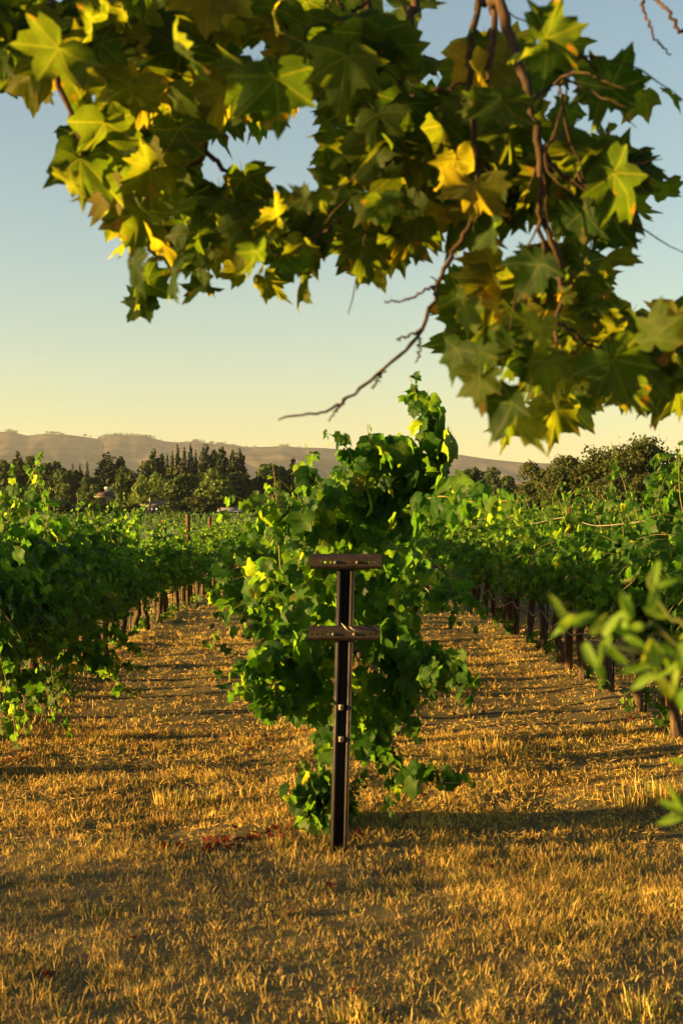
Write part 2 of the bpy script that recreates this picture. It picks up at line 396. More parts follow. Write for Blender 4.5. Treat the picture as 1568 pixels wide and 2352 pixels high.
def hill_mesh(elev_px, d_foot, d_ridge, d_back, seed, ns=60):
    V = []; s = np.linspace(0, 1, ns); nb = 14
    u = (hp-VPX)/FPX
    H = elev_px/FPX*d_ridge+EYE
    rows = []
    for k in range(ns+nb):
        if k < ns:
            t = s[k]; y = d_foot+(d_ridge-d_foot)*t; f = .30*t+.70*t**1.8
        else:
            t = 1+(k-ns+1)/nb; y = d_ridge+(d_back-d_ridge)*(t-1); f = 1-(t-1)**1.5*1.0
        x = u*y
        sp = fbm(x/330.+.55*y/900, np.full_like(x, y/2600.), seed, 4)-.47
        sp2 = np.abs(fbm(x/150.+.5*y/700, y/1500.+0*x, seed+5, 3)-.45)
        env = math.sin(math.pi*min(t, 1.0))**.8 if t < 1 else 0
        z = H*f+env*(150*sp-110*sp2)*np.clip(H/200, .4, 1.2)
        z = np.minimum(z, EYE+(H-EYE)*y/d_ridge-2*(abs(t-1) > 1e-6))  # nothing in front stands above the crest
        rows.append(np.stack([x, np.full_like(x, y), z-1*(k == 0)], -1))
    V = np.concatenate(rows); n = len(hp)
    ii, jj = np.meshgrid(np.arange(n-1), np.arange(ns+nb-1)); q = (jj*n+ii).ravel()
    return mesh_np('hills', V, np.stack([q, q+1, q+n+1, q+n], -1), None, True)
tag(obj('hills', hill_mesh(elev+.5*(fbm(hp/40., hp*0, 77, 3)-.45), 1700., DR, 6400., 31), M['hill']), 'hazy dry golden hills along the skyline', None, None, 'structure')

# oaks that dot the skyline of the hills, far too many and small to count
rng = np.random.default_rng(5)
cl = []
for c0, c1, n in ((12, 40, 26), (105, 150, 24), (228, 262, 20), (262, 300, 22), (300, 345, 26), (440, 470, 18), (480, 520, 16), (640, 662, 14), (20, 700, 40)):
    for k in range(n):
        p = rng.uniform(c0, c1); el = np.interp(p, hp, elev); dd = DR-rng.uniform(5, 160)
        cl.append((np.array([(p-VPX)/FPX*dd, dd, EYE+el/FPX*DR*(1-.25*(DR-dd)/DR)-3]), rng.uniform(2.5, 6)))
parts = []
for c, r in cl:
    v = nrm(rng.normal(size=(26, 3)))*np.array([1.2, 1.2, .8]); v[:, 2] = np.abs(v[:, 2])
    pos = c+v*r*rng.uniform(.7, 1.1, (26, 1))
    for p in pos:
        t = rng.normal(size=(3, 3))*r*.3
        parts.append((p+t, np.array([(0, 1, 2)]), np.full(3, rng.random())))
V, T, R = join(parts)
tag(obj('hill_oak_trees', mesh_np('hill_oak_trees', V, T, R), M['tree_leaf']), 'dark specks of oak trees along the hill crest', None, None, 'stuff')
o = thing('radio_mast', 'tiny thin mast standing on the hill crest', 'mast', tuple(P(245, 1003, DR-20)-np.array([0, 0, 14])))
mp = []
for sx, sy in ((-1, -1), (1, -1), (0, 1.2)): mp.append(tube([(sx*1.6, sy*1.6, 0), (sx*.5, sy*.5, 26)], [.45, .35], 4))
for z in range(3, 26, 4):
    w = 1.6-z/26*1.1
    mp.append(tube([(-w, -w, z), (w, -w, z+2)], .2, 3)); mp.append(tube([(w, -w, z), (0, w*1.2, z+2)], .2, 3))
V, T, R = join(mp); obj('lattice', mesh_np('lattice', V, T), M['hose'], o)

# ------------------------------------------------------------------ far vineyard
rng = np.random.default_rng(11)
pos, tip, nor, siz = [], [], [], []
for yr in np.arange(66, 172, 2.7):
    w = yr*.36+8; n = int(w*2*4.5*min(1, 80/yr+.25))
    x = rng.uniform(-w, w, n); hgt = 1.18+.12*np.sin(x*.8+yr)+.1*rng.normal(size=n)
    z = zground(x, np.full(n, yr))+hgt*rng.random(n)**.45
    pos.append(np.stack([x, yr+rng.normal(size=n)*.3, z], -1))
    siz.append(rng.uniform(.16, .28, n))
pos = np.concatenate(pos); n = len(pos); siz = np.concatenate(siz)
tag(obj('far_vineyard_foliage', leaves_mesh('far_vineyard_foliage', [(V_, T_) for V_, T_ in [leaf_shape(GRAPE_LO[::2]+[(174, .14)], 70+s, petiole=0, ring=.5) for s in range(3)]],
    pos, rng.normal(size=(n, 3))+[0, 0, -.4], rng.normal(size=(n, 3))+[0, -.4, .5], siz, rng, M['far_vine'])), 'flat green field of far-off vine rows before the houses', None, None, 'stuff')

# ------------------------------------------------------------------ distant trees
def quads_cloud(pos, nor, size, rng, asp=1.5):
    """leaf sprays: small bent diamonds"""
    n = len(pos); tip = nrm(rng.normal(size=(n, 3))+np.array([0, 0, -.3])); F = frames(tip, nor)
    D = np.array([(0, -.5*asp, 0), (.5, 0, .12), (0, .5*asp, -.08), (-.5, 0, .12)])
    W = np.einsum('nij,vj->nvi', F, D)*size[:, None, None]+pos[:, None, :]
    T = np.array([(0, 1, 2), (0, 2, 3)])[None]+(np.arange(n)*4)[:, None, None]
    return W.reshape(-1, 3), T.reshape(-1, 3), np.repeat(rng.random(n), 4)
def crown_broad(seed, n=2600, lobes=13, size=.05, flat=.8, open_=0.0):
    """unit crown: about 1 wide, from z=0 to 1"""
    rng = np.random.default_rng(seed); P_, N_ = [], []
    cen = []
    for k in range(lobes):
        an = rng.uniform(0, 6.28); z = rng.uniform(.12, .88); env = math.sqrt(max(.02, 1-((z-.45)/.58)**2))
        rr = rng.uniform(.1, .36)*env; cen.append((rr*math.cos(an), rr*math.sin(an), z, rng.uniform(.12, .24)*(1-.3*open_)))
    cen.append((0, 0, .5, .3))
    cen = np.array(cen); w = cen[:, 3]**2; which = rng.choice(len(cen), n, p=w/w.sum())
    v = nrm(rng.normal(size=(n, 3))); v[:, 2] = np.where(v[:, 2] < -.4, -v[:, 2], v[:, 2])
    c = cen[which]; rad = c[:, 3:4]*(1+rng.normal(size=(n, 1))*.12)*np.where(rng.random((n, 1)) < .25, rng.random((n, 1)), 1)
    pos = c[:, :3]+v*rad*np.array([1, 1, flat]); nor = v+rng.normal(size=(n, 3))*.45
    V, T, R = quads_cloud(pos, nor, rng.uniform(.6, 1.5, n)*size, rng)
    return mesh_np('crown', V, T, R)
def crown_conifer(seed, n=2200, wid=.32, ragged=.35, top=1.0, size=.035, start=.06):
    rng = np.random.default_rng(seed); tiers = rng.uniform(9, 13); m = n
    h = start+(1-start)*(1-np.sqrt(rng.random(m))*.995); an = rng.uniform(0, 6.283, m)
    tier = (h*tiers+.25*np.sin(an*2+seed)) % 1.0                       # each whorl droops out, then steps in
    lobe = .78+.22*np.sin(an*3+np.floor(h*tiers)*2.1+seed)+ragged*.35*(vnoise(an*2.5, h*tiers*1.3, seed)-.5)
    r = wid*(1-h)**(.62 if wid > .25 else .8)*(1.12-.42*tier)*lobe*(1-.25*np.exp(-h*8)); r = r*np.sqrt(rng.uniform(.25, 1.05, m))+.004
    pos = np.stack([r*np.cos(an), r*np.sin(an), h-.16*r+rng.normal(size=m)*.006], -1)
    nor = np.stack([np.cos(an)*.6, np.sin(an)*.6, np.full(m, .9)], -1)+rng.normal(size=(m, 3))*.4
    V, T, R = quads_cloud(pos, nor, rng.uniform(.6, 1.4, m)*size, rng, 1.9)
    return mesh_np('crown', V, T, R)
def trunk_mesh(h, r, seed=0, limbs=0, spread=.3, rtop=.3):
    rng = np.random.default_rng(seed)
    k = 6; pts = np.stack([rng.normal(size=k)*r*.5, rng.normal(size=k)*r*.5, np.linspace(-.3, h, k)], -1)
    parts = [tube(pts, np.linspace(r, r*rtop, k), 7)]
    for i in range(limbs):
        an = i*2.4+rng.uniform(-.4, .4); z0 = h*rng.uniform(.35, .8); L = spread*rng.uniform(.6, 1.1)
        p0 = np.array([0, 0, z0]); p2 = np.array([math.cos(an)*L, math.sin(an)*L, z0+L*rng.uniform(.5, 1.1)])
        parts.append(tube([p0, (p0+p2)/2+[0, 0, -L*.08], p2], [r*.45, r*.3, r*.12], 5))
    V, T, _ = join(parts); return V, T
CROWN = {'broad': [crown_broad(s, 2600, 13, .055) for s in range(5)], 'conifer': [crown_conifer(40+s, 2300, .30, .4) for s in range(4)],
         'slim': [crown_conifer(60+s, 1300, .22, .5, size=.03) for s in range(3)], 'cypress': [crown_conifer(70, 900, .10, .15, size=.03)],
         'poplar': [crown_broad(80+s, 1500, 12, .05, 1.2, .5) for s in range(2)], 'shrub': [crown_broad(90+s, 1400, 9, .07) for s in range(3)]}
TREEMAT = {}
def tinted(me, mat):
    key = (me.name, mat)
    if key not in TREEMAT:
        c = me.copy(); c.materials.clear(); c.materials.append(M[mat]); TREEMAT[key] = c
    return TREEMAT[key]
TRUNK_CACHE = {}
ntree = 0
def tree(name, label, cat, kind, cx, top, wid, d, mat, base_h=.12, group=None, bottom=None):
    """cx, top: photo place of the crown's axis and top; wid: photo width; d: metres away"""
    global ntree; ntree += 1
    rng = random.Random(ntree*7+3)
    t = P(cx, top, d); zg = float(zground(t[0], d)); H = t[2]-zg; W = wid/FPX*d
    root = thing(name, label, cat, (t[0], d, zg), rng.uniform(0, 6.28), group)
    pool = CROWN[kind]; me = tinted(pool[ntree % len(pool)], mat)
    c = obj('crown', me, None, root)
    unit = {'broad': .9, 'conifer': .55, 'slim': .42, 'cypress': .19, 'poplar': .8, 'shrub': .9}[kind]
    b = base_h*H
    c.location = (0, 0, b); g = 1.3 if kind in ('broad', 'poplar', 'shrub') else 2.0; c.scale = (W/unit*g, W/unit*g, (H-b)/(1.02))
    k = ('t', kind)
    if k not in TRUNK_CACHE:
        V, T = trunk_mesh(1, .035, 9, 5 if kind in ('broad', 'poplar') else 0, .3)
        me = mesh_np('trunk', V, T, None, True); me.materials.append(M['tree_bark']); TRUNK_CACHE[k] = me
    tr = obj('trunk', TRUNK_CACHE[k], None, root)
    hh = b+(H-b)*(.6 if kind in ('broad', 'poplar', 'shrub') else .93); tr.scale = (hh*.8 if kind != 'cypress' else hh*.4,)*2+(hh,)
    return root
G1 = 'trees behind the far vineyard'
TL = [
 ('pine_tree', 'loose-topped pine at the far left end of the treeline', 'tree', 'conifer', 41, 1034, 46, 205, 'tree_leaf_olive', .1),
 ('broad_tree', 'dark round tree cut by the left edge of the picture', 'tree', 'broad', 2, 1056, 50, 200, 'tree_leaf', .05),
 ('broad_tree', 'pointed dark tree just beside the loose-topped pine', 'tree', 'broad', 74, 1046, 44, 210, 'tree_leaf', .05),
 ('broad_tree', 'wide dark round tree between the pine and thin bare-topped conifers', 'tree', 'broad', 112, 1057, 66, 200, 'tree_leaf', .05),
 ('broad_tree', 'lower dark tree in front of the thin bare-topped conifers', 'tree', 'broad', 158, 1074, 62, 190, 'tree_leaf', .04),
 ('slim_conifer', 'leftmost of the three thin sparse conifers', 'tree', 'slim', 168, 1061, 14, 225, 'conifer_leaf', .1),
 ('slim_conifer', 'middle one of the three thin sparse conifers', 'tree', 'slim', 184, 1060, 15, 226, 'conifer_leaf', .1),
 ('slim_conifer', 'rightmost and tallest of the three thin sparse conifers', 'tree', 'slim', 201, 1056, 16, 227, 'conifer_leaf', .1),
 ('cypress_tree', 'tiny pencil-thin cypress left of the big lone conifer', 'tree', 'cypress', 220, 1071, 6, 222, 'conifer_leaf', .02),
 ('conifer', 'big broad lone conifer rising above the house with white chimney', 'tree', 'conifer', 248, 1033, 62, 212, 'conifer_leaf', .08),
 ('broad_tree', 'small dark tree at the right foot of the lone conifer', 'tree', 'broad', 276, 1054, 30, 214, 'conifer_leaf', .05),
 ('broad_tree', 'green round tree right of the lone conifer', 'tree', 'broad', 296, 1071, 56, 196, 'tree_leaf', .04),
 ('broad_tree', 'bluish green tree behind the white chimney', 'tree', 'broad', 212, 1094, 56, 186, 'tree_leaf', .04),
 ('conifer', 'leftmost tall conifer of the dense central group', 'tree', 'conifer', 353, 1023, 34, 212, 'conifer_leaf', .08),
 ('conifer', 'short conifer against the side of the leftmost tall one', 'tree', 'conifer', 371, 1033, 26, 214, 'conifer_leaf', .08),
 ('slim_conifer', 'small dark-headed conifer in the dip of the central group', 'tree', 'slim', 384, 1038, 18, 218, 'conifer_leaf', .08),
 ('slim_conifer', 'thin-topped conifer left of the three narrow spires', 'tree', 'slim', 396, 1030, 20, 219, 'conifer_leaf', .08),
 ('slim_conifer', 'first narrow spire conifer of the central group', 'tree', 'slim', 409, 1017, 24, 216, 'conifer_leaf', .06),
 ('slim_conifer', 'second narrow spire conifer of the central group', 'tree', 'slim', 423, 1019, 22, 217, 'conifer_leaf', .06),
 ('slim_conifer', 'third and tallest narrow spire conifer of the central group', 'tree', 'slim', 438, 1014, 24, 215, 'conifer_leaf', .06),
 ('slim_conifer', 'lower conifer hugging the tallest narrow spire', 'tree', 'slim', 449, 1029, 20, 218, 'conifer_leaf', .06),
 ('conifer', 'broad pointed conifer just right of the narrow spires', 'tree', 'conifer', 472, 1013, 40, 210, 'conifer_leaf', .06),
 ('conifer', 'conifer half hidden between two broad pointed ones', 'tree', 'conifer', 491, 1023, 32, 218, 'conifer_leaf', .06),
 ('conifer', 'wide brown-tinged conifer near the right end of the group', 'tree', 'conifer', 509, 1021, 42, 208, 'conifer_leaf', .06),
 ('conifer', 'next-to-last conifer of the central group', 'tree', 'conifer', 535, 1026, 30, 214, 'conifer_leaf', .06),
 ('conifer', 'last conifer at the right end of the central group', 'tree', 'conifer', 551, 1023, 34, 212, 'conifer_leaf', .06),
 ('broad_tree', 'dark bushy tree below the leftmost tall conifer', 'tree', 'broad', 345, 1058, 60, 204, 'tree_leaf', .04),
 ('broad_tree', 'brownish green tree below the narrow spires', 'tree', 'broad', 405, 1066, 62, 200, 'tree_leaf_olive', .04),
 ('broad_tree', 'big dark tree in the shade beneath the conifer group', 'tree', 'broad', 422, 1086, 74, 186, 'tree_leaf', .03),
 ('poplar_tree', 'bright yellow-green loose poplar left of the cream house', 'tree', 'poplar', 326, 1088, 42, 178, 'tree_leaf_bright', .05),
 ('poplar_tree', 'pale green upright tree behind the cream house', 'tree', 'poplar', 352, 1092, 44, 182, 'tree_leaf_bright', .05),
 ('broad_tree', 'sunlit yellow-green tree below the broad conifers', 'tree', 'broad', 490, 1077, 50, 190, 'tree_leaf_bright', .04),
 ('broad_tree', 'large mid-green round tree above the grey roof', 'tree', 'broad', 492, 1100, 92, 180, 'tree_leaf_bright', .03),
 ('broad_tree', 'olive sunlit tree below the last conifer', 'tree', 'broad', 556, 1082, 84, 192, 'tree_leaf_olive', .03),
 ('broad_tree', 'dark round-topped tree right of the conifer group', 'tree', 'broad', 632, 1064, 84, 195, 'tree_leaf', .03),
 ('conifer', 'small lone pine poking over the round-topped tree', 'tree', 'conifer', 673, 1047, 30, 215, 'conifer_leaf', .1),
 ('broad_tree', 'dark tree mostly hidden behind the vine shoot on the steel post', 'tree', 'broad', 700, 1094, 60, 195, 'tree_leaf', .03),
 ('broad_tree', 'low dark tree glimpsed behind the tall middle vine', 'tree', 'broad', 745, 1098, 50, 195, 'tree_leaf', .03),
 ('poplar_tree', 'small pale tree beside the reaching left vine arm', 'tree', 'poplar', 636, 1112, 36, 150, 'tree_leaf_bright', .03),
 ('broad_tree', 'hazy round tree just right of the tall vine shoot', 'tree', 'broad', 1008, 1084, 54, 180, 'tree_leaf', .03),
 ('broad_tree', 'dense round tree in the middle of the right gap', 'tree', 'broad', 1075, 1078, 78, 165, 'tree_leaf', .03),
 ('broad_tree', 'taller dark tree behind the dense round one', 'tree', 'broad', 1122, 1073, 52, 185, 'tree_leaf', .03),
 ('broad_tree', 'small bluish tree beside the big dark thicket', 'tree', 'broad', 1160, 1092, 56, 175, 'tree_leaf', .03),
]
for t in TL: tree(*t, group=G1)
SH = [(150, 1150, 70), (205, 1152, 50), (262, 1150, 44), (300, 1158, 40), (405, 1148, 66), (448, 1142, 60), (470, 1150, 70), (590, 1150, 70), (620, 1140, 60), (650, 1150, 70), (60, 1140, 80), (110, 1145, 70), (700, 1150, 80), (1020, 1140, 80), (1090, 1150, 90), (1150, 1150, 80), (528, 1186, 30), (570, 1184, 34), (236, 1143, 34)]
shw = ['below the pine', 'left of the chimney house', 'right of the chimney house', 'beneath the yellow-green poplar', 'right of the cream house', 'between the cream house and grey roof', 'just left of the grey roof', 'just right of the grey roof', 'under the small pale tree', 'behind the left vine arm', 'at the left edge', 'below the bare-topped conifers', 'behind the middle vine', 'right of the tall vine shoot', 'below the dense round tree', 'beside the big dark thicket', 'left of the white lantern', 'right of the white lantern', 'right in front of the chimney house']
for (x, y, w), s in zip(SH, shw):
    tree('garden_shrub', 'dark rounded shrub '+s, 'shrub', 'shrub', x, y, w, 168 if y < 1180 else 163, 'tree_leaf' if w > 60 else 'tree_leaf_olive', .0, 'shrubs along the far gardens')

# nearer trees on the right: denser crowns
BIG = [crown_broad(300+s, 9000, 18, .030, .8) for s in range(3)]
CROWN['near'] = BIG
def near_tree(name, label, cx, top, wid, d, mat, seed, base_h=.06):
    t = P(cx, top, d); zg = float(zground(t[0], d)); H = t[2]-zg; W = wid/FPX*d
    root = thing(name, label, 'tree', (t[0], d, zg), seed*1.3, 'trees beyond the right vine row')
    c = obj('crown', tinted(BIG[seed % 3], mat), None, root); c.location = (0, 0, base_h*H); c.scale = (W/.9, W/.9, H*(1-base_h)/1.02)
    V, T = trunk_mesh(H*.75, .16, seed, 7, H*.35); obj('trunk', mesh_np('trunk', V, T, None, True), M['tree_bark'], root)
    return root
near_tree('thicket_tree', 'big dark leafy tree at the left end of the right thicket', 1232, 1058, 106, 96, 'tree_leaf_olive', 1)
near_tree('thicket_tree', 'low leafy tree filling the thicket above the brown row post', 1282, 1082, 96, 88, 'tree_leaf_olive', 2)
near_tree('thicket_tree', 'tall rounded brown-tinged tree in the middle of the right thicket', 1330, 1045, 130, 100, 'tree_leaf_olive', 3)
near_tree('thicket_tree', 'sunlit olive tree in front of the airy tree', 1400, 1084, 110, 84, 'tree_leaf_olive', 4)
near_tree('thicket_tree', 'olive bushy tree under the airy crown at the right edge', 1480, 1096, 120, 86, 'tree_leaf_olive', 5)
near_tree('thicket_tree', 'olive tree cut off by the right edge of the picture', 1590, 1090, 120, 88, 'tree_leaf_olive', 6)

def airy_tree(label, cx, top, d, seed, H_extra=0):
    rng = np.random.default_rng(seed); t = P(cx, top, d); zg = float(zground(t[0], d)); H = t[2]-zg
    root = thing('airy_tree', label, 'tree', (t[0], d, zg), 0, 'trees beyond the right vine row')
    tr = []; lp = []
    def grow(p, dirv, L, r, depth):
        q = p+dirv*L; mid = (p+q)/2+rng.normal(size=3)*L*.06
        tr.append(tube([p, mid, q], [r, r*.8, r*.62], 5 if depth > 1 else 7))
        if depth >= 3:
            m = rng.integers(20, 38); lp.append(q+rng.normal(size=(m, 3))*np.array([.45, .45, .22]))
        if depth >= 5: return
        for k in range(rng.integers(2, 4)):
            nd = nrm(dirv+rng.normal(size=3)*np.array([.62, .62, .35])+np.array([0, 0, .12])); grow(q, nd, L*rng.uniform(.62, .82), r*.6, depth+1)
    for k in range(3):
        grow(np.array([rng.normal()*.2, rng.normal()*.2, -.2]), nrm(np.array([rng.normal()*.28, rng.normal()*.28, 1])), H*.30, .11, 0)
    V, T, _ = join(tr); obj('trunk', mesh_np('trunk', V, T, None, True), M['tree_bark'], root)
    pos = np.concatenate(lp); pos = pos[pos[:, 2] < H]; m = len(pos)
    V, T, R = quads_cloud(pos, rng.normal(size=(m, 3))+[0, 0, .8], rng.uniform(.10, .21, m), rng, 1.8)
    obj('crown', mesh_np('crown', V, T, R), M['tree_leaf_olive'], root)
airy_tree('tall airy tree with bare branches showing through its thin crown', 1425, 992, 90, 21)
airy_tree('second thin airy tree rising at the right edge behind the vine', 1520, 1004, 92, 26)

# palm in front of the cream house
d = 170; b = P(345, 1182, d); zg = float(zground(b[0], d))
root = thing('palm_tree', 'small palm with bare trunk before the cream house', 'tree', (b[0], d, zg))
top = P(345, 1137, d)[2]-zg
V, T = tube([(0, 0, -.2), (.05, 0, top*.5), (0, 0, top)], [.24, .17, .15], 7); obj('trunk', mesh_np('trunk', V, T, None, True), M['dry_cane'], root)
rng = np.random.default_rng(4)
for k in range(22):
    an = k*2.4; up = rng.uniform(-.4, 1.0); L = rng.uniform(1.1, 1.7)
    dirv = np.array([math.cos(an), math.sin(an), up]); dirv = dirv/np.linalg.norm(dirv)
    ctr = np.array([dirv*L*t_+np.array([0, 0, -.55*L*t_*t_]) for t_ in np.linspace(0, 1, 6)])
    side = nrm(np.cross(dirv, [0, 0, 1])); V, T = [], []
    for i, c in enumerate(ctr):
        w = .26*math.sin(math.pi*min(1, .12+i/5*.85)); V += [c+side*w+[0, 0, -w*.5], c, c-side*w+[0, 0, -w*.5]]
    for i in range(5):
        a_ = i*3; T += [(a_, a_+1, a_+4), (a_, a_+4, a_+3), (a_+1, a_+2, a_+5), (a_+1, a_+5, a_+4)]
    obj('frond', mesh_np('frond', np.array(V)+[0, 0, top], np.array(T), np.full(len(V), .4)), M['tree_leaf_olive'], root)

# ------------------------------------------------------------------ houses
def prism_roof(x0, x1, y0, y1, z0, zr, over=.5, along='x'):
    x0 -= over; x1 += over; y0 -= over; y1 += over
    if along == 'x':
        ym = (y0+y1)/2; V = [(x0, y0, z0), (x1, y0, z0), (x1, y1, z0), (x0, y1, z0), (x0+.2, ym, zr), (x1-.2, ym, zr)]
        T = [(0, 1, 5), (0, 5, 4), (2, 3, 4), (2, 4, 5), (0, 4, 3), (1, 2, 5), (0, 3, 2), (0, 2, 1)]
    else:
        xm = (x0+x1)/2; V = [(x0, y0, z0), (x1, y0, z0), (x1, y1, z0), (x0, y1, z0), (xm, y0+.2, zr), (xm, y1-.2, zr)]
        T = [(0, 4, 5), (0, 5, 3), (1, 2, 5), (1, 5, 4), (0, 1, 4), (2, 3, 5), (0, 3, 2), (0, 2, 1)]
    return np.array(V, float), np.array(T)
def house(name, label, px0, px1, d, z_eave_px, z_ridge_px, depth, wall, roof, along, windows, chimney=None):
    c = P((px0+px1)/2, 1200, d); zg = float(zground(c[0], d)); w = (px1-px0)/FPX*d/2
    ze = P(0, z_eave_px, d)[2]-zg; zr = P(0, z_ridge_px, d)[2]-zg
    root = thing(name, label, 'house', (c[0], d, zg))
    obj('wall', mesh_np('wall', *box(-w, w, 0, depth, -.5, ze)), M[wall], root)
    V, T = prism_roof(-w, w, 0, depth, ze+.004, zr, .45, along); ro = obj('roof', mesh_np('roof', V, T), M[roof], root)
    V, T = box(-w-.5, w+.5, -.56, -.48, ze-.12, ze+.06); obj('fascia', mesh_np('fascia', V, T), M['trim'], root)
    for (u, z0, ww, hh) in windows:
        wo = obj('window', mesh_np('window', *box(u*w-ww/2, u*w+ww/2, -.05, .02, z0, z0+hh)), M['white_paint'], root)
        for s in (-1, 1):
            obj('pane', mesh_np('pane', *box(u*w+(s-1)*ww*.5*.5+ww*.27-(ww*.22), u*w+(s-1)*ww*.25+ww*.27+ww*.17, -.07, -.04, z0+.1, z0+hh-.1)), M['window_glass'], wo)
    if chimney:
        u, zt, cw = chimney; zt = P(0, zt, d)[2]-zg
        ch = obj('chimney', mesh_np('chimney', *box(u*w-cw, u*w+cw, depth*.4, depth*.4+1.0, ze, zt)), M['cream_wall'], ro)
        obj('chimney_cap', mesh_np('chimney_cap', *box(u*w-cw-.05, u*w+cw+.05, depth*.4-.05, depth*.4+1.05, zt-.35, zt-.1)), M['cream_wall'], ch)
    return root
house('cream_house', 'cream house with brown roof and window behind the palm', 328, 380, 176, 1160, 1149, 7, 'cream_wall', 'brown_roof', 'x', [(.15, .9, 1.3, 1.3), (-.55, .9, 1.0, 1.2)])
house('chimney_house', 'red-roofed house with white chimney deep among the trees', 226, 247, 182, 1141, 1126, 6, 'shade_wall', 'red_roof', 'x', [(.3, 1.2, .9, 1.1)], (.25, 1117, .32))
house('grey_roof_house', 'long low house with grey roof beside the white lantern', 502, 560, 172, 1177, 1165, 8, 'cream_wall', 'grey_roof', 'x', [(.5, .5, 1.2, .9)])
house('brown_roof_house', 'low brown-roofed house half hidden behind the left row post', 268, 322, 172, 1180, 1168, 7, 'cream_wall', 'brown_roof', 'x', [(.4, .4, 1.2, .9)])
for px, y0, lab in ((540, 1183, 'white garden lantern post in front of the grey-roofed house'), (294, 1184, 'white garden lantern post beside the left brown row post')):
    d = 158; c = P(px, y0, d); zg = float(zground(c[0], d)); h = c[2]-zg
    root = thing('garden_lantern', lab, 'lamp', (c[0], d, zg), 0, 'white garden lanterns')
    V, T = tube([(0, 0, -.1), (0, 0, h-.5)], [.1, .08], 8); obj('pole', mesh_np('pole', V, T), M['white_paint'], root)
    V, T = tube([(0, 0, h-.5), (0, 0, h-.42), (0, 0, h-.12)], [.1, .17, .2], 8); obj('lantern', mesh_np('lantern', V, T), M['white_paint'], root)
    V, T = tube([(0, 0, h-.12), (0, 0, h)], [.24, .03], 8); obj('cap', mesh_np('cap', V, T), M['white_paint'], root)

# ------------------------------------------------------------------ vines
def rot_rand(rng, n, s): return rng.normal(size=(n, 3))*s
class Vine:
    """collects leaves and canes of one plant, in coordinates about its foot"""
    def __init__(s, seed): s.rng = np.random.default_rng(seed); s.pos, s.tip, s.nor, s.siz, s.canes = [], [], [], [], []
    def leaf(s, p, out, size, up=.35):
        r = s.rng
        s.pos.append(p); s.siz.append(size)
        s.nor.append(np.array([out[0]*1.0, out[1]*1.0, up])+r.normal(size=3)*.45)
        s.tip.append(np.array([out[0]*.35, out[1]*.35, -.9])+r.normal(size=3)*.45)
    def along(s, pts, smin=.058, smax=.10, step=.06, lat=1.0, r0=.0045, density=1.0):
        """leaves set alternately along one shoot"""
        r = s.rng; pts = np.asarray(pts); seg = np.linalg.norm(np.diff(pts, axis=0), axis=1); L = np.concatenate([[0], np.cumsum(seg)]); tot = L[-1]
        s.canes.append((pts, np.linspace(r0, r0*.35, len(pts))))
        k = 0; u = step*.6
        while u < tot:
            p = np.array([np.interp(u, L, pts[:, j]) for j in range(3)]); f = u/tot
            sz = (smin*.8+(smax*1.15-smin*.8)*r.random())*(1.0 if f < .6 else 1.0-.62*(f-.6)/.4)
            i = min(np.searchsorted(L, u), len(pts)-1); t = nrm(pts[i]-pts[i-1])
            sd = nrm(np.cross(t, r.normal(size=3)+[.01, 0, 0]))*(1 if k % 2 else -1)
            for q in range(1 if r.random() > .55*density else 2):
                o = nrm(sd+r.normal(size=3)*.5); pp = p+o*sz*r.uniform(.6, 1.2)*lat
                s.leaf(pp, nrm(np.array([o[0], o[1], .01])), sz*r.uniform(.8, 1.1), .35)
            u += step*r.uniform(.7, 1.3); k += 1
    def shoot(s, y0, z0, side, L, lift=1.0, flop=1.0, x0=0., **kw):
        """a shoot from the cordon that climbs, then leans out and hangs"""
        r = s.rng; p = np.array([x0, y0, z0]); v = nrm(np.array([side*r.uniform(.1, .5), r.normal()*.25, lift])); pts = [p]
        n = 11
        for i in range(n):
            t = i/n; v = nrm(v+np.array([side*.10*flop, r.normal()*.06, -.26*flop*t*t*2.2])+r.normal(size=3)*.05); p = p+v*L/n; pts.append(p)
        s.along(np.array(pts), **kw)
def standard_vine(seed, nshoot=17, half=.62, tall=1.0, hang=.5, width=1.0, sucker=True, n_up=5, fill=330, low=.74):
    v = Vine(seed); r = v.rng
    for k in range(nshoot):
        y0 = -half+2*half*(k+.5)/nshoot+r.normal()*.04; side = 1 if k % 2 else -1
        v.shoot(y0, .92+r.normal()*.04, side*width, r.uniform(.85, 1.25)*tall, 1.0, r.uniform(.8, 1.9))
        if r.random() < hang: v.shoot(y0+r.normal()*.05, .95, -side*width*1.1, r.uniform(.5, .85), .35, 2.6)
    for k in range(n_up):
        v.shoot(r.uniform(-half, half), 1.3, r.choice([-1, 1])*.3, r.uniform(.5, .95)*tall, 1.2, .25, x0=r.normal()*.15, smin=.05, smax=.085)
    # leaves filling the wall of foliage
    for k in range(fill):
        side = r.choice([-1, 1]); z = r.uniform(max(.74, low+.05), 1.45); p = np.array([side*abs(r.normal(.22, .1))*width, r.uniform(-half-.1, half+.1), z])
        v.leaf(p, np.array([side, r.normal()*.3, 0]), r.uniform(.06, .10))
    for p in v.pos:                                     # the hanging tips stop short of the trunks' feet
        if p[2] < low: p[2] = low+abs(p[2]-low)*.5+abs(r.normal())*.05
    if sucker:
        for k in range(r.integers(1, 4)):
            an = r.uniform(0, 6.28); p = np.array([math.cos(an)*.05, math.sin(an)*.05, .03])
            q = p+np.array([math.cos(an)*.18, math.sin(an)*.18, r.uniform(.12, .3)])
            v.along(spline([p, (p+q)/2+[0, 0, .04], q], 5), .035, .06, .04, r0=.003)
    return v
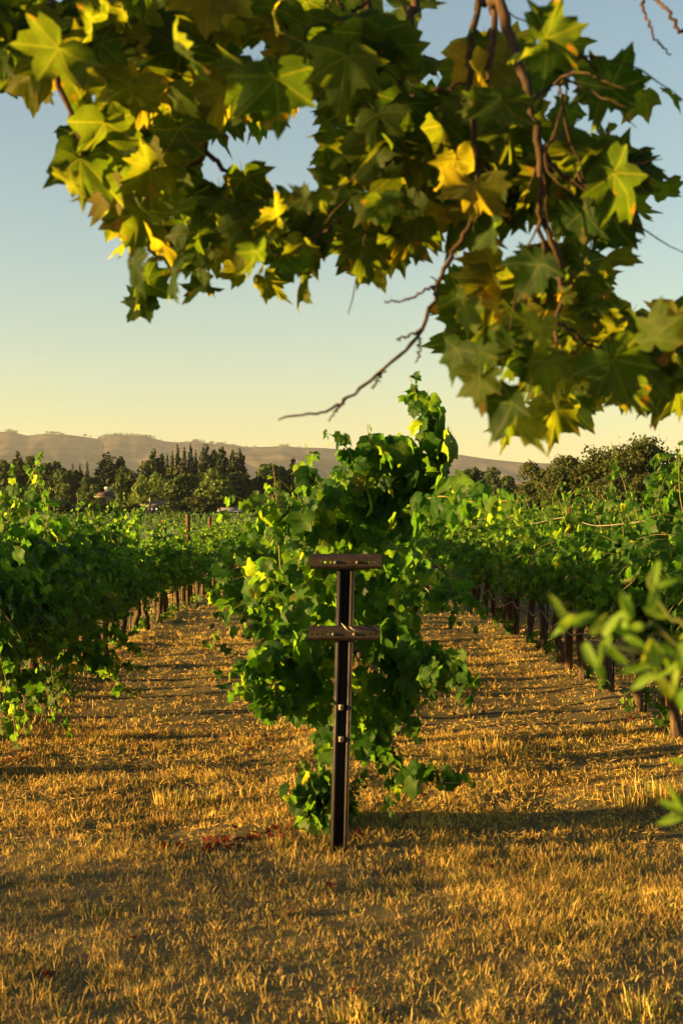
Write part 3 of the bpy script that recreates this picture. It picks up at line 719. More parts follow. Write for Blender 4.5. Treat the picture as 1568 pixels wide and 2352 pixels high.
def vine_trunk(seed, h=.95, half=.6, r=.04, lean=.05):
    rng = np.random.default_rng(seed); n = 9; z = np.linspace(-.08, h, n)
    pts = np.stack([np.cumsum(rng.normal(size=n)*lean*.35), np.cumsum(rng.normal(size=n)*lean*.35), z], -1); pts[:, :2] -= pts[0, :2]
    rad = r*(1+.35*np.exp(-(z+.05)*9)+rng.normal(size=n)*.08); rad[-1] *= 1.2
    parts = [tube(pts, rad, 9, .14, rng)]
    V, T, _ = join(parts)
    arms = []
    for s in (-1, 1):
        top = pts[-1]; a_ = [top, top+[0, s*.12, .04], top+[rng.normal()*.02, s*half*.55, .02+rng.normal()*.02], top+[rng.normal()*.03, s*half, rng.normal()*.02]]
        arms.append(tube(spline(a_, 8), np.linspace(r*.75, r*.4, 8), 7, .12, rng))
    return (V, T), arms
def cane_mesh(v, sides=4):
    parts = [tube(p, r_, sides, caps=False) for p, r_ in v.canes]; V, T, _ = join(parts); return mesh_np('cane', V, T, None, True)

def vine_batch(v, shapes, name='foliage'):
    return leaves_mesh(name, shapes, np.array(v.pos), np.array(v.tip), np.array(v.nor), np.array(v.siz), v.rng, M['vine_leaf'])
NV = 7
VAR = []
for k in range(NV):
    v = standard_vine(500+k); VAR.append((vine_batch(v, GRAPES_LO), cane_mesh(v, 3)))
VARL = []
for k in range(4):                                     # the left row: broader, its canes lying out over the aisle
    v = standard_vine(560+k, 18, .62, 1.05, .6, 1.12, fill=420, low=.66); VARL.append((vine_batch(v, GRAPES_LO), cane_mesh(v, 3)))
TRK = []
for k in range(6):
    (V, T), arms = vine_trunk(600+k, r=.034+.004*(k % 3)); m1 = mesh_np('trunk', V, T, None, True)
    m2 = [mesh_np('cordon', *a_, None, True) for a_ in arms]; TRK.append((m1, m2))
ORD = ['first', 'second', 'third', 'fourth', 'fifth', 'sixth', 'seventh', 'eighth', 'ninth', 'tenth', 'eleventh', 'twelfth', 'thirteenth', 'fourteenth', 'fifteenth']
def place_vine(x, y, label, group, k, pool=VAR, tall=1.0):
    rr = random.Random(int(y*100)+int(x*10)); zg = float(zground(x, y))
    root = thing('grapevine', label, 'grapevine', (x, y, zg), 0, group)
    fo, ca = pool[k % len(pool)]; rz = math.pi if (k//len(pool)) % 2 else 0
    for nm, me, m_ in (('foliage', fo, None), ('cane', ca, M['cane'])):
        o = obj(nm, me, m_, root); o['kind'] = 'stuff'; o.rotation_euler = (0, 0, rz); o.scale = (rr.uniform(.9, 1.08), 1, tall*rr.uniform(.94, 1.06))
    t, arms = TRK[rr.randrange(6)]; ro = rr.choice([0, math.pi])
    o = obj('trunk', t, M['vine_bark'], root); o.rotation_euler = (0, 0, ro)
    for a_ in arms:
        c = obj('cordon', a_, M['vine_bark'], root); c.rotation_euler = (0, 0, ro)
    return root
def finish_vine(v, name, label, x, y, group, nobj, trunk_seed, cam_side=True):
    """a near vine: the leaves that show largest are leaves of their own, the rest one mass"""
    zg = float(zground(x, y)); base = np.array([x, y, zg])
    root = thing(name, label, 'grapevine', tuple(base), 0, group)
    pos, tip, nor, siz = map(np.array, (v.pos, v.tip, v.nor, v.siz))
    w = pos+base; dist = np.linalg.norm(w-np.array([0, 0, EYE]), axis=1); px = np.abs((w[:, 0]/np.maximum(w[:, 1], .1))*FPX+VPX-784)
    score = siz/dist-.02*(px > 800); order = np.argsort(-(score+.004*(np.abs(pos[:, 0]) > .3)-.004*(w[:, 1]-y)))
    A, B = order[:nobj], order[nobj:]
    leaf_objects('leaf', ME_GRAPE, pos[A], tip[A], nor[A], siz[A], v.rng, root, np.zeros(3))
    if len(B):
        o = obj('foliage', leaves_mesh('foliage', GRAPES if y < 8 else GRAPES_LO, pos[B], tip[B], nor[B], siz[B], v.rng, M['vine_leaf']), None, root); o['kind'] = 'stuff'
    obj('cane', cane_mesh(v), M['cane'], root)['kind'] = 'stuff'
    (V, T), arms = vine_trunk(trunk_seed, r=.042); obj('trunk', mesh_np('trunk', V, T, None, True), M['vine_bark'], root)
    for a_ in arms: obj('cordon', mesh_np('cordon', *a_, None, True), M['vine_bark'], root)
    return root

XL, XC, XR = -2.7, 0.05, 2.6
SP = 1.2
# --- the middle row: the vine behind the steel post, shaped shoot by shoot
yc = 6.95
v = Vine(900); base = np.array([XC, yc, float(zground(XC, yc))]); r = v.rng
def local(pts, n=10): return spline([P(*p)-base for p in pts], n)
S0 = [
 ([(915, 1180, 6.9), (955, 1090, 6.8), (988, 1020, 6.75), (972, 950, 6.75), (938, 862, 6.75)], .075, .115, .05),
 ([(930, 1150, 6.9), (975, 1080, 6.8), (990, 1010, 6.7), (968, 960, 6.7)], .07, .10, .06),
 ([(840, 1150, 6.8), (815, 1070, 6.7), (790, 1020, 6.7), (755, 996, 6.7)], .05, .09, .05),
 ([(880, 1140, 6.8), (862, 1050, 6.75), (848, 1010, 6.75), (843, 975, 6.75)], .03, .085, .06),
 ([(900, 1120, 6.8), (915, 1040, 6.8), (905, 1000, 6.8)], .06, .10, .05),
 ([(790, 1180, 6.7), (735, 1110, 6.6), (690, 1078, 6.6), (668, 1090, 6.6)], .05, .09, .05),
 ([(760, 1210, 6.7), (680, 1170, 6.6), (610, 1160, 6.55), (535, 1138, 6.5)], .04, .085, .05),
 ([(740, 1230, 6.7), (670, 1200, 6.6), (640, 1210, 6.6), (610, 1260, 6.6)], .05, .085, .05),
 ([(930, 1160, 6.8), (1010, 1140, 6.2), (1080, 1152, 5.4), (1172, 1150, 4.6)], .06, .085, .07),
 ([(940, 1190, 6.8), (1010, 1170, 6.3), (1060, 1180, 5.8)], .06, .09, .06),
 ([(720, 1490, 6.7), (640, 1520, 6.5), (560, 1535, 6.4), (492, 1555, 6.35)], .055, .09, .05),
 ([(730, 1540, 6.7), (650, 1590, 6.5), (600, 1630, 6.4), (585, 1650, 6.4)], .06, .09, .05),
 ([(890, 1470, 6.8), (975, 1520, 6.5), (1050, 1555, 6.3), (1095, 1610, 6.2)], .06, .095, .048),
 ([(890, 1500, 6.8), (970, 1560, 6.5), (1030, 1580, 6.4)], .06, .09, .06),
 ([(905, 1560, 6.8), (935, 1630, 6.7), (955, 1700, 6.6)], .05, .09, .05),
 ([(850, 1620, 6.8), (890, 1740, 6.7), (905, 1870, 6.6)], .05, .085, .05),
 ([(870, 1740, 6.7), (950, 1785, 6.6), (1020, 1798, 6.5), (1092, 1796, 6.5)], .04, .075, .055),
 ([(700, 1470, 6.7), (630, 1500, 6.45), (570, 1560, 6.35), (520, 1580, 6.3)], .075, .11, .045),
 ([(720, 1560, 6.7), (680, 1600, 6.5), (640, 1640, 6.4), (625, 1655, 6.4)], .075, .11, .045),
 ([(700, 1520, 6.7), (600, 1570, 6.5), (540, 1545, 6.4)], .07, .10, .045),
 ([(900, 1490, 6.8), (1000, 1540, 6.4), (1070, 1570, 6.25), (1085, 1600, 6.2)], .08, .115, .045),
 ([(900, 1540, 6.8), (960, 1590, 6.5), (1010, 1600, 6.4)], .075, .11, .05),
 ([(960, 1120, 6.8), (985, 1050, 6.75), (1000, 990, 6.7), (975, 930, 6.7)], .08, .115, .045),
 ([(640, 1300, 6.7), (600, 1340, 6.6), (575, 1370, 6.6)], .05, .08, .05),
 ([(940, 1330, 6.8), (985, 1360, 6.7), (970, 1400, 6.7)], .05, .08, .06),
 ([(650, 1440, 6.7), (600, 1430, 6.6), (560, 1455, 6.6)], .04, .07, .05),
]
for pts, a_, b_, st in S0: v.along(local(pts), a_, b_, st*.75, r0=.005, density=1.6)
for k in range(14):                                    # suckers at the foot
    x0 = 735+r.normal()*12; x1 = 700+r.uniform(-60, 75); y1 = r.uniform(1740, 1850); dd = r.uniform(6.6, 6.85)
    v.along(local([(x0, 1900, 6.9), ((x0+x1)/2, (y1+1900)/2-15, dd), (x1, y1, dd)], 6), .06, .09, .035, r0=.004, density=1.4)
for k in range(5):
    x1 = 810+r.uniform(-20, 30); y1 = r.uniform(1720, 1820); v.along(local([(770, 1900, 6.95), (790, 1850, 6.9), (x1, y1, 6.9)], 6), .035, .06, .05, r0=.004)
env = np.array([(1010, 850, 950), (1060, 810, 965), (1100, 760, 965), (1160, 710, 965), (1220, 680, 965), (1300, 665, 955), (1380, 650, 945), (1440, 645, 945), (1500, 640, 965), (1560, 640, 960), (1620, 670, 945), (1680, 715, 900), (1730, 740, 880)], float)
nfill = 0
while nfill < 640:
    y = r.uniform(1010, 1730) if r.random() < .8 else r.uniform(1080, 1450); x0 = np.interp(y, env[:, 0], env[:, 1]); x1 = np.interp(y, env[:, 0], env[:, 2])
    x = r.uniform(x0, x1); dd = 6.62+abs(r.normal())*.45
    if 770 < x < 820 and dd < 6.75: dd += .2
    p = P(x, y, dd)-base; o = nrm(np.array([(x-790)/220, -.55, 0])+r.normal(size=3)*.35)
    v.leaf(p, o, r.uniform(.055, .095), .3); nfill += 1
GRPC = 'vines of the middle row'
finish_vine(v, 'grapevine', 'tall leafy grapevine sprawling right behind the rusty steel post', XC, yc, GRPC, 290, 910)
k = 0
for y in np.arange(yc+SP, 46, SP):
    k += 1
    lab = '%s vine of the middle row, hidden behind the tall front vine' % ORD[k] if k < 5 else 'vine deep in the middle row, hidden behind its front vine'
    place_vine(XC, y, lab, GRPC, k)

# --- the left row
GRPL = 'vines of the left row'
def near_vine_left(y, seed, label, extra, nobj, width=1.5):
    v = standard_vine(seed, 22, .62, 1.1, .9, width, n_up=4, fill=620, low=.36); base = np.array([XL, y, float(zground(XL, y))])
    for pts, a_, b_, st in extra: v.along(spline([P(*p)-base for p in pts], 10), a_*.9, b_*.9, st*.8, r0=.005, density=1.4)
    r = v.rng
    for k in range(12):                                 # long canes that lean out over the aisle and sink
        y0 = r.uniform(-.6, .6); z0 = r.uniform(.9, 1.35); q = np.array([r.uniform(.75, 1.12)*(1 if y < 10 else .72), y0+r.normal()*.25, r.uniform(.28, .95) if y < 10 else r.uniform(.6, 1.0)])
        v.along(spline([(0.1, y0, z0), (q[0]*.5, y0*.6+q[1]*.4, z0+r.uniform(.1, .3)), (q[0]*.9, q[1], (q[2]+z0)/2), q], 9), .05, .09, .055, r0=.005, density=1.2)
    finish_vine(v, 'grapevine', label, XL, y, GRPL, nobj, seed+1)
near_vine_left(8.2, 700, 'big leafy vine at the left edge with canes hanging to the ground', [
    ([(-60, 1420, 8.4), (10, 1500, 8.2), (40, 1590, 8.1), (60, 1690, 8.1)], .05, .09, .05), ([(-40, 1450, 8.4), (60, 1530, 8.2), (110, 1610, 8.1), (158, 1690, 8.1)], .05, .085, .05),
    ([(-50, 1560, 8.3), (10, 1620, 8.2), (20, 1690, 8.2)], .05, .09, .05), ([(0, 1250, 8.3), (30, 1180, 8.2), (75, 1090, 8.2), (100, 1040, 8.2)], .03, .08, .06), ([(-40, 1240, 8.3), (0, 1160, 8.1), (40, 1120, 8.0)], .05, .09, .05),
    ([(-30, 1540, 8.3), (60, 1600, 8.1), (90, 1640, 8.0)], .05, .09, .05)], 130)
near_vine_left(9.4, 710, 'leafy vine of the left row whose low cane sweeps over the aisle', [
    ([(60, 1440, 9.4), (180, 1520, 9.2), (260, 1560, 9.1), (335, 1600, 9.1)], .05, .085, .05), ([(80, 1460, 9.4), (200, 1490, 9.2), (280, 1530, 9.0), (330, 1540, 9.0)], .05, .09, .05), ([(100, 1250, 9.4), (110, 1190, 9.3), (112, 1120, 9.3)], .04, .08, .06),
    ([(40, 1480, 9.3), (130, 1560, 9.1), (170, 1610, 9.1)], .05, .09, .05)], 150)
near_vine_left(10.6, 720, 'dark leafy vine of the left row, third from the edge', [
    ([(160, 1400, 10.6), (240, 1460, 10.4), (300, 1480, 10.3), (330, 1500, 10.2)], .05, .085, .05), ([(170, 1260, 10.6), (180, 1190, 10.5), (178, 1128, 10.5)], .03, .075, .06), ([(180, 1430, 10.5), (230, 1520, 10.3), (270, 1570, 10.2)], .05, .085, .05)], 150)
near_vine_left(11.8, 730, 'vine of the left row bearing the tallest sunlit shoot', width=1.2, extra=[
    ([(250, 1250, 11.8), (262, 1190, 11.7), (270, 1132, 11.7)], .04, .09, .05), ([(200, 1380, 11.6), (280, 1440, 11.4), (310, 1470, 11.3)], .05, .08, .05), ([(230, 1240, 11.8), (215, 1180, 11.7), (212, 1150, 11.7)], .04, .08, .05)], nobj=130)
k = 4; y = 13.0
while y < 50:
    lab = '%s vine of the left row counted from the picture\'s left edge' % ORD[k] if k < 13 else 'small far vine near the end of the left row'
    place_vine(XL, y, lab, GRPL, k, VARL if y < 17 else VAR, .86 if y < 17 else .80 if y < 21 else .74); k += 1; y += SP

# --- the right row
GRPR = 'vines of the right row'
def near_vine_right(y, seed, label, extra, nobj):
    v = standard_vine(seed, 20, .62, 1.04, .6, 1.15, n_up=5, fill=480, low=.78); base = np.array([XR, y, float(zground(XR, y))])
    for pts, a_, b_, st in extra: v.along(spline([P(*p)-base for p in pts], 10), a_*.8, b_*.8, st, r0=.005, density=1.2)
    finish_vine(v, 'grapevine', label, XR, y, GRPR, nobj, seed+1)
near_vine_right(9.6, 750, 'vine at the right edge with shoots towering over the brown post', [
    ([(1540, 1300, 9.6), (1520, 1190, 9.5), (1505, 1100, 9.5), (1530, 1030, 9.5)], .075, .11, .035), ([(1560, 1250, 9.6), (1550, 1150, 9.5), (1548, 1080, 9.4), (1560, 1030, 9.4)], .075, .11, .035), ([(1590, 1250, 9.6), (1580, 1120, 9.5), (1575, 1040, 9.5)], .06, .09, .05),
    ([(1520, 1250, 9.6), (1500, 1280, 9.4), (1490, 1340, 9.3)], .06, .085, .05)], 140)
near_vine_right(10.8, 760, 'vine of the right row just before the towering one', [([(1460, 1260, 10.8), (1440, 1180, 10.7), (1420, 1140, 10.7)], .05, .08, .05)], 130)
near_vine_right(12.0, 770, 'vine of the right row between the two brown posts', [([(1390, 1250, 12), (1370, 1180, 11.9), (1352, 1130, 11.9)], .05, .08, .05)], 120)
near_vine_right(13.2, 780, 'vine of the right row under the brown post with arching top', [([(1320, 1250, 13.2), (1300, 1160, 13.1), (1330, 1125, 13.0), (1370, 1150, 13.0)], .05, .08, .05), ([(1310, 1240, 13.2), (1290, 1170, 13.1), (1284, 1150, 13.1)], .05, .08, .05)], 110)
k = 4; y = 14.4
while y < 50:
    lab = '%s vine of the right row counted from the picture\'s right edge' % ORD[k] if k < 13 else 'small far vine near the end of the right row'
    place_vine(XR, y, lab, GRPR, k+2, VAR, .95); k += 1; y += SP
for y in (7.2, 8.4): place_vine(XR, y, '%s vine of the right row, just outside the right edge' % ('outermost' if y < 8 else 'second'), GRPR, int(y))
k = 0
for y in np.arange(13, 46, SP):                         # one more row seen under the right row's canopy
    place_vine(5.25, y, 'vine of the next row, glimpsed beneath the right row', 'vines of the row behind the right row', k); k += 1

# ------------------------------------------------------------------ row posts, stakes, wires, hose
def row_post(x, y, h, label, wpost=.075):
    zg = float(zground(x, y)); rr = random.Random(int(y*37)); root = thing('row_post', label, 'post', (x, y, zg), rr.uniform(-.3, .3), 'brown posts standing in the vine rows')
    s = wpost/2
    V, T = box(-s, s, -s, s, -.3, h); V[4:, :2] *= .92; obj('pole', mesh_np('pole', V, T), M['wood_post'], root)
    V, T = tube([(-s-.01, 0, h-.12), (s+.01, 0, h-.12)], .006, 6); obj('staple', mesh_np('staple', V, T), M['wire'], root)
RP = [(XR, 9.85, 1.86, 'brown row post amid the towering leaves at the right edge'), (XR, 13.9, 1.84, 'tall bare-topped brown post in the right row'), (XR, 18.5, 1.84, 'small brown post where the right row begins to thin'),
      (XR, 23, 1.8, 'far brown post deep in the right row'), (XL, 16.7, 1.78, 'brown post nearest the left edge in the left row'), (XL, 20.9, 1.62, 'short tilted-looking brown post in the left row'), (XL, 24.5, 1.74, 'third brown post along the left row'),
      (XL, 29, 1.7, 'farthest visible brown post of the left row'), (XL, 12.4, 1.5, 'brown post buried in the near left foliage'), (XC, 12, 1.7, 'brown post hidden in the middle row')]
for p in RP: row_post(*p)
for row, xs, y0, sgn in (('left', XL, 13.0, 1), ('right', XR, 9.6, -1)):
    for k in range(16):
        y = y0+k*SP+random.Random(k*3+len(row)).uniform(-.08, .08); zg = float(zground(xs-.09*sgn, y))
        root = thing('vine_stake', ('%s thin rusty stake along the %s row' % (ORD[k], row)) if k < 9 else 'far thin stake tied to a trunk of the %s row' % row, 'stake', (xs+.07*sgn*(-1), y+.07, zg), 0, 'thin stakes of the %s row' % row)
        V, T = tube([(0, 0, -.2), (.01, .0, .5), (0, .015, 1.15)], .009, 6); obj('rod', mesh_np('rod', V, T), M['post_steel'], root)
        V, T = tube([(-.03, -.07, .66), (.02, -.02, .67), (.012, .02, .66)], .005, 5); obj('tie', mesh_np('tie', V, T), M['dry_cane'], root)
def wire(name, label, cat, pts, rad, mat, n=40, group=None):
    V, T = tube(spline(pts, n), rad, 6); o = obj(name, mesh_np(name, V, T, None, True), M[mat]); return tag(o, label, cat, group)
wire('trellis_wire', 'sunlit sagging wire between the two brown posts of the right row', 'wire', [(XR-.05, 9.85, 1.66), (XR-.1, 12, 1.60), (XR-.04, 13.9, 1.68), (XR-.1, 16.2, 1.60), (XR-.04, 18.5, 1.68), (XR-.02, 23, 1.66)], .0045, 'wire', 60, 'trellis wires')
wire('trellis_wire', 'trellis wire running through the left row tops', 'wire', [(XL, 6.4, 1.4), (XL, 16.7, 1.42), (XL, 24.5, 1.42), (XL, 48, 1.42)], .004, 'wire', 60, 'trellis wires')
wire('trellis_wire', 'low wire along the right row at cordon height', 'wire', [(XR, 6.4, .92), (XR, 20, .92), (XR, 48, .92)], .004, 'wire', 50, 'trellis wires')
wire('trellis_wire', 'wire running back from the upper crossarm into the middle row', 'wire', [(XC-.14, 6.45, 1.42), (XC-.14, 12, 1.38), (XC-.1, 30, 1.40)], .003, 'wire', 40, 'trellis wires')
hp_ = []; rr = random.Random(3)
for i, y in enumerate(np.arange(6.5, 34, .62)): hp_.append((XR-.10+rr.uniform(-.03, .03), y, .50+.05*math.cos(i*math.pi)+rr.uniform(-.03, .03)))
wire('drip_hose', 'greyish drip hose sagging from trunk to trunk along right row', 'hose', hp_, .010, 'dry_cane', 220)
hp_ = []
for i, y in enumerate(np.arange(12, 40, .62)): hp_.append((XL+.05+rr.uniform(-.03, .03), y, .46+.03*math.cos(i*math.pi)+rr.uniform(-.02, .02)))
wire('drip_hose', 'dark drip hose along the trunks of the left row', 'hose', hp_, .009, 'hose', 180)

# ------------------------------------------------------------------ steel end post with two crossarms
D0 = 6.36; bt = P(778, 1957, D0); tp = P(795, 1280, D0); zg = float(zground(bt[0], D0))
post = thing('steel_end_post', 'rusty dark steel post with two drilled crossarms before the middle vine', 'post', (bt[0], D0, zg))
lean = math.atan2(tp[0]-bt[0], tp[2]-bt[2]); PH = (tp[2]-zg)/math.cos(lean)
def steel(name, parts, mat, parent, bevel=.0015):
    V, T, _ = join(parts); me = mesh_np(name, V, T); o = obj(name, me, M[mat], parent); o.rotation_euler = (0, lean, 0)
    return o
hw = .044
# open channel facing the camera: web at the back, two side flanges with lips turned in
col = steel('column', [box(-hw, hw, .045, .050, -.45, PH), box(-hw, -hw+.005, -.02, .0448, -.45, PH), box(hw-.005, hw, -.02, .0448, -.45, PH),
                 box(-hw+.0052, -hw+.022, -.02, -.015, -.45, PH), box(hw-.022, hw-.0052, -.02, -.015, -.45, PH)], 'post_steel', post)
def drilled(x0, x1, z0, z1, y, holes, r, n=10):
    """a plate 4 mm thick in the XZ plane with round holes through it"""
    V, T = [], []
    def plate(yy, flip):
        xs = [x0]+sum([[h-1.35*r, h+1.35*r] for h in holes], [])+[x1]; zc = (z0+z1)/2
        def quad(a, b, c, d):
            k = len(V); V.extend([a, b, c, d]); q = [(k, k+1, k+2), (k, k+2, k+3)]; T.extend([t[::-1] for t in q] if flip else q)
        for i in range(0, len(xs), 2): quad((xs[i], yy, z0), (xs[i+1], yy, z0), (xs[i+1], yy, z1), (xs[i], yy, z1))
        for h in holes:
            s = 1.35*r; quad((h-s, yy, z0), (h+s, yy, z0), (h+s, yy, zc-s), (h-s, yy, zc-s)); quad((h-s, yy, zc+s), (h+s, yy, zc+s), (h+s, yy, z1), (h-s, yy, z1))
            for j in range(8):
                a0, a1 = j*math.pi/4, (j+1)*math.pi/4
                def sq(an): m_ = s/max(abs(math.cos(an)), abs(math.sin(an))); return (h+m_*math.cos(an), yy, zc+m_*math.sin(an))
                def ci(an): return (h+r*math.cos(an), yy, zc+r*math.sin(an))
                quad(ci(a0), sq(a0), sq(a1), ci(a1))
    plate(y, False); plate(y+.004, True)
    zc = (z0+z1)/2
    for h in holes:
        for j in range(8):
            a0, a1 = j*math.pi/4, (j+1)*math.pi/4; k = len(V)
            p = lambda an, yy: (h+r*math.cos(an), yy, zc+r*math.sin(an))
            V.extend([p(a0, y), p(a1, y), p(a1, y+.004), p(a0, y+.004)]); T.extend([(k, k+1, k+2), (k, k+2, k+3)])
    for (ax0, ax1, az0, az1) in ((x0, x0, z0, z1), (x1, x1, z0, z1), (x0, x1, z0, z0), (x0, x1, z1, z1)):
        k = len(V); V.extend([(ax0, y, az0), (ax1, y, az1), (ax1, y+.004, az1), (ax0, y+.004, az0)]); T.extend([(k, k+1, k+2), (k, k+2, k+3)])
    return np.array(V, float), np.array(T)
def crossarm(px0, px1, py0, py1, bolts, lab):
    a_, b_ = P(px0, py1, D0-.03), P(px1, py0, D0-.03); x0, x1 = a_[0]-bt[0], b_[0]-bt[0]; z0, z1 = a_[2]-zg, b_[2]-zg
    yf = -.052; h = z1-z0; zt = z1-h*.30
    bx = [P(b, 0, D0-.03)[0]-bt[0] for b in bolts]
    holes = [x0+.022+i*.026 for i in range(10)]
    holes = [q for q in holes if q < bx[0]-.02]+[x for x in np.arange(bx[1]+.03, x1-.015, .026)]
    arm = obj('crossarm', mesh_np('crossarm', *drilled(x0, x1, z0+h*.20, zt, yf, holes, .0062)), M['arm_steel'], post)
    arm['label'] = lab
    # rolled hat section: sloping top, sloping bottom and returning flanges
    def strip(pts):
        V = []; T = []
        for (yy, zz) in pts: V += [(x0, yy, zz), (x1, yy, zz)]
        for i in range(len(pts)-1): k_ = 2*i; T += [(k_, k_+1, k_+3), (k_, k_+3, k_+2)]
        return np.array(V, float), np.array(T)
    top = strip([(yf+.0005, zt+.0005), (yf+.006, zt+h*.14), (yf+.016, z1-h*.06), (yf+.026, z1)])
    bot = strip([(yf+.0005, z0+h*.20-.0005), (yf+.006, z0+h*.10), (yf+.012, z0), (yf+.026, z0-.001)])
    for nm, g in (('upper_flange', top), ('lower_flange', bot)):
        V, T = g; V2 = V.copy(); V2[:, 1] += .003; V2[:, 2] -= .003*(1 if nm == 'upper_flange' else -1)
        n_ = len(V); T2 = T[:, ::-1]+n_
        obj(nm, mesh_np(nm, np.vstack([V, V2]), np.vstack([T, T2]), None, True), M['arm_steel'], arm)
    zc = (z0+h*.20+zt)/2
    for x in bx:
        V, T = tube([(x, yf-.011, zc), (x, yf-.009, zc), (x, yf-.003, zc), (x, yf+.02, zc)], [.003, .0065, .0085, .006], 8); obj('bolt', mesh_np('bolt', V, T, None, True), M['bolt_steel'], arm)
    return arm
crossarm(712, 876, 1272, 1307, (770, 820), 'upper drilled crossarm with two pale bolts')
arm2 = crossarm(707, 873, 1437, 1471, (765, 813), 'lower drilled crossarm with a bent tie wire')
def onpost(px, py, dy): q_ = P(px, py, D0); return np.array([q_[0]-bt[0], dy, q_[2]-zg])
tw = [onpost(784, 1430, -.05), onpost(790, 1436, -.075), onpost(797, 1444, -.085), onpost(806, 1447, -.08), onpost(822, 1448, -.075), onpost(830, 1446, -.07)]
V, T = tube(spline(tw, 16), .0022, 5); obj('tie_wire', mesh_np('tie_wire', V, T, None, True), M['wire'], arm2)
tw = [onpost(802, 1437, -.05), onpost(812, 1444, -.08), onpost(822, 1446, -.07)]
V, T = tube(spline(tw, 10), .0022, 5); obj('tie_wire', mesh_np('tie_wire', V, T, None, True), M['wire'], arm2)
for py in (1623, 1696):
    c = onpost(783, py, 0); s = .0125
    V1, T1 = box(c[0]-s, c[0]+s, -.025, -.0205, c[2]-s, c[2]+s); wsh = obj('square_washer', mesh_np('square_washer', V1, T1), M['dry_cane'], post)
    V1, T1 = tube([(c[0], -.036, c[2]), (c[0], -.0255, c[2])], [.006, .007], 6); obj('nut', mesh_np('nut', V1, T1), M['post_steel'], wsh)

# ------------------------------------------------------------------ plane tree: boughs hanging in front of the camera
rng = np.random.default_rng(77)
TB = np.array([3.4, -1.2, float(zground(3.4, -1.2))])
plane = thing('plane_tree', 'plane tree whose leafy boughs hang across the top of the picture', 'tree', tuple(TB))
def bough(name, pts, r0, r1, n=24, world=True, parent=None):
    p = np.asarray(pts, float)-TB
    sp = spline(p, n); sp += rng.normal(size=sp.shape)*.0022
    V, T = tube(sp, np.linspace(r0, r1, n)*(.78 if r0 < .03 else 1)*(1+rng.normal(size=n)*.09), 8, .06, rng); return obj(name, mesh_np(name, V, T, None, True), M['plane_bark'], parent or plane)
bough('trunk', [TB+[0, 0, -.3], TB+[.03, .02, 1.2], TB+[-.05, .05, 2.6], TB+[-.3, .3, 4.2], TB+[-.4, .5, 6.5]], .24, .10)
LIMB = [TB+[-.12, .12, 3.1], TB+[-.9, 1.2, 3.9], [1.2, 1.3, 4.15], [.45, 2.4, 4.0], [-.4, 2.9, 3.85], [-1.6, 3.2, 3.8]]
bough('limb', LIMB, .10, .035, 40)
bough('limb', [TB+[-.3, .3, 4.0], TB+[.6, 2.0, 4.8], [3.2, 3.2, 4.6]], .08, .03)
branches = [
 [(.55, 2.25, 4.0), P(1150, -160, 2.5), P(1150, 0, 2.4), P(1182, 120, 2.35), P(1215, 230, 2.3), P(1237, 340, 2.3), P(1241, 450, 2.32), P(1246, 600, 2.4)],
 [(.5, 2.3, 4.0), P(1150, -120, 2.6), P(1140, 0, 2.55), P(1128, 120, 2.5), P(1120, 190, 2.5)],
 [(.3, 2.5, 3.95), P(1110, -120, 2.7), P(1100, 0, 2.6), P(1078, 130, 2.55), P(1085, 280, 2.5), P(1096, 400, 2.5), P(1080, 510, 2.5), P(1040, 580, 2.5), P(1005, 660, 2.48), P(960, 770, 2.45), P(880, 850, 2.42), P(790, 920, 2.4), P(730, 945, 2.4), P(637, 962, 2.4)],
 [(.1, 2.6, 3.95), P(950, -120, 2.7), P(942, 30, 2.65), P(935, 150, 2.6), P(906, 240, 2.6), P(893, 330, 2.6), P(880, 400, 2.6), P(845, 455, 2.6), P(775, 510, 2.65), P(690, 560, 2.7)],
 [(-.2, 2.8, 3.88), P(820, -80, 2.8), P(870, 60, 2.75), P(900, 40, 2.7)],
 [(-.9, 3.0, 3.83), P(420, -120, 2.9), P(430, 60, 2.8), P(460, 220, 2.75), P(470, 350, 2.7), P(400, 400, 2.7), P(330, 470, 2.7), P(300, 600, 2.7)],
 [P(470, 345, 2.7), P(560, 440, 2.75), P(600, 520, 2.8), P(640, 600, 2.8)],
 [(-1.4, 3.15, 3.8), P(60, -100, 2.7), P(90, 40, 2.6), P(130, 180, 2.55), P(190, 330, 2.55), P(210, 430, 2.55)],
 [P(1237, 340, 2.3), P(1290, 400, 2.4), P(1350, 440, 2.5), P(1410, 460, 2.6)],
 [P(1246, 500, 2.35), P(1290, 640, 2.4), P(1275, 760, 2.4), P(1290, 850, 2.42), P(1250, 900, 2.45)],
 [P(1275, 740, 2.4), P(1370, 800, 2.5), P(1470, 860, 2.5)],
 [(1.0, 2.0, 4.1), P(1650, -60, 2.6), P(1568, 70, 2.6), P(1530, 20, 2.6), P(1498, -5, 2.65)],
 [P(1470, -20, 2.65), P(1480, 30, 2.62), P(1503, 90, 2.6), P(1540, 126, 2.6)],
 [P(1215, 230, 2.3), P(1290, 180, 2.35), P(1340, 120, 2.4)],
 [P(1237, 345, 2.3), P(1290, 310, 2.45), P(1335, 270, 2.5)],
 [P(906, 240, 2.6), P(970, 215, 2.55), P(1040, 205, 2.55), P(1065, 240, 2.55)],
 [P(1005, 655, 2.48), P(965, 672, 2.47), P(925, 690, 2.47), P(880, 692, 2.46)],
 [P(965, 758, 2.45), P(940, 770, 2.44), P(908, 782, 2.44)],
 [P(962, 770, 2.45), P(962, 800, 2.45), P(958, 830, 2.45)],
 [P(880, 852, 2.42), P(868, 872, 2.42), P(852, 892, 2.42)],
 [P(790, 920, 2.4), P(775, 940, 2.4), P(755, 966, 2.4)],
 [P(850, 0, 2.75), P(800, 30, 2.75), P(770, -10, 2.75)],
]
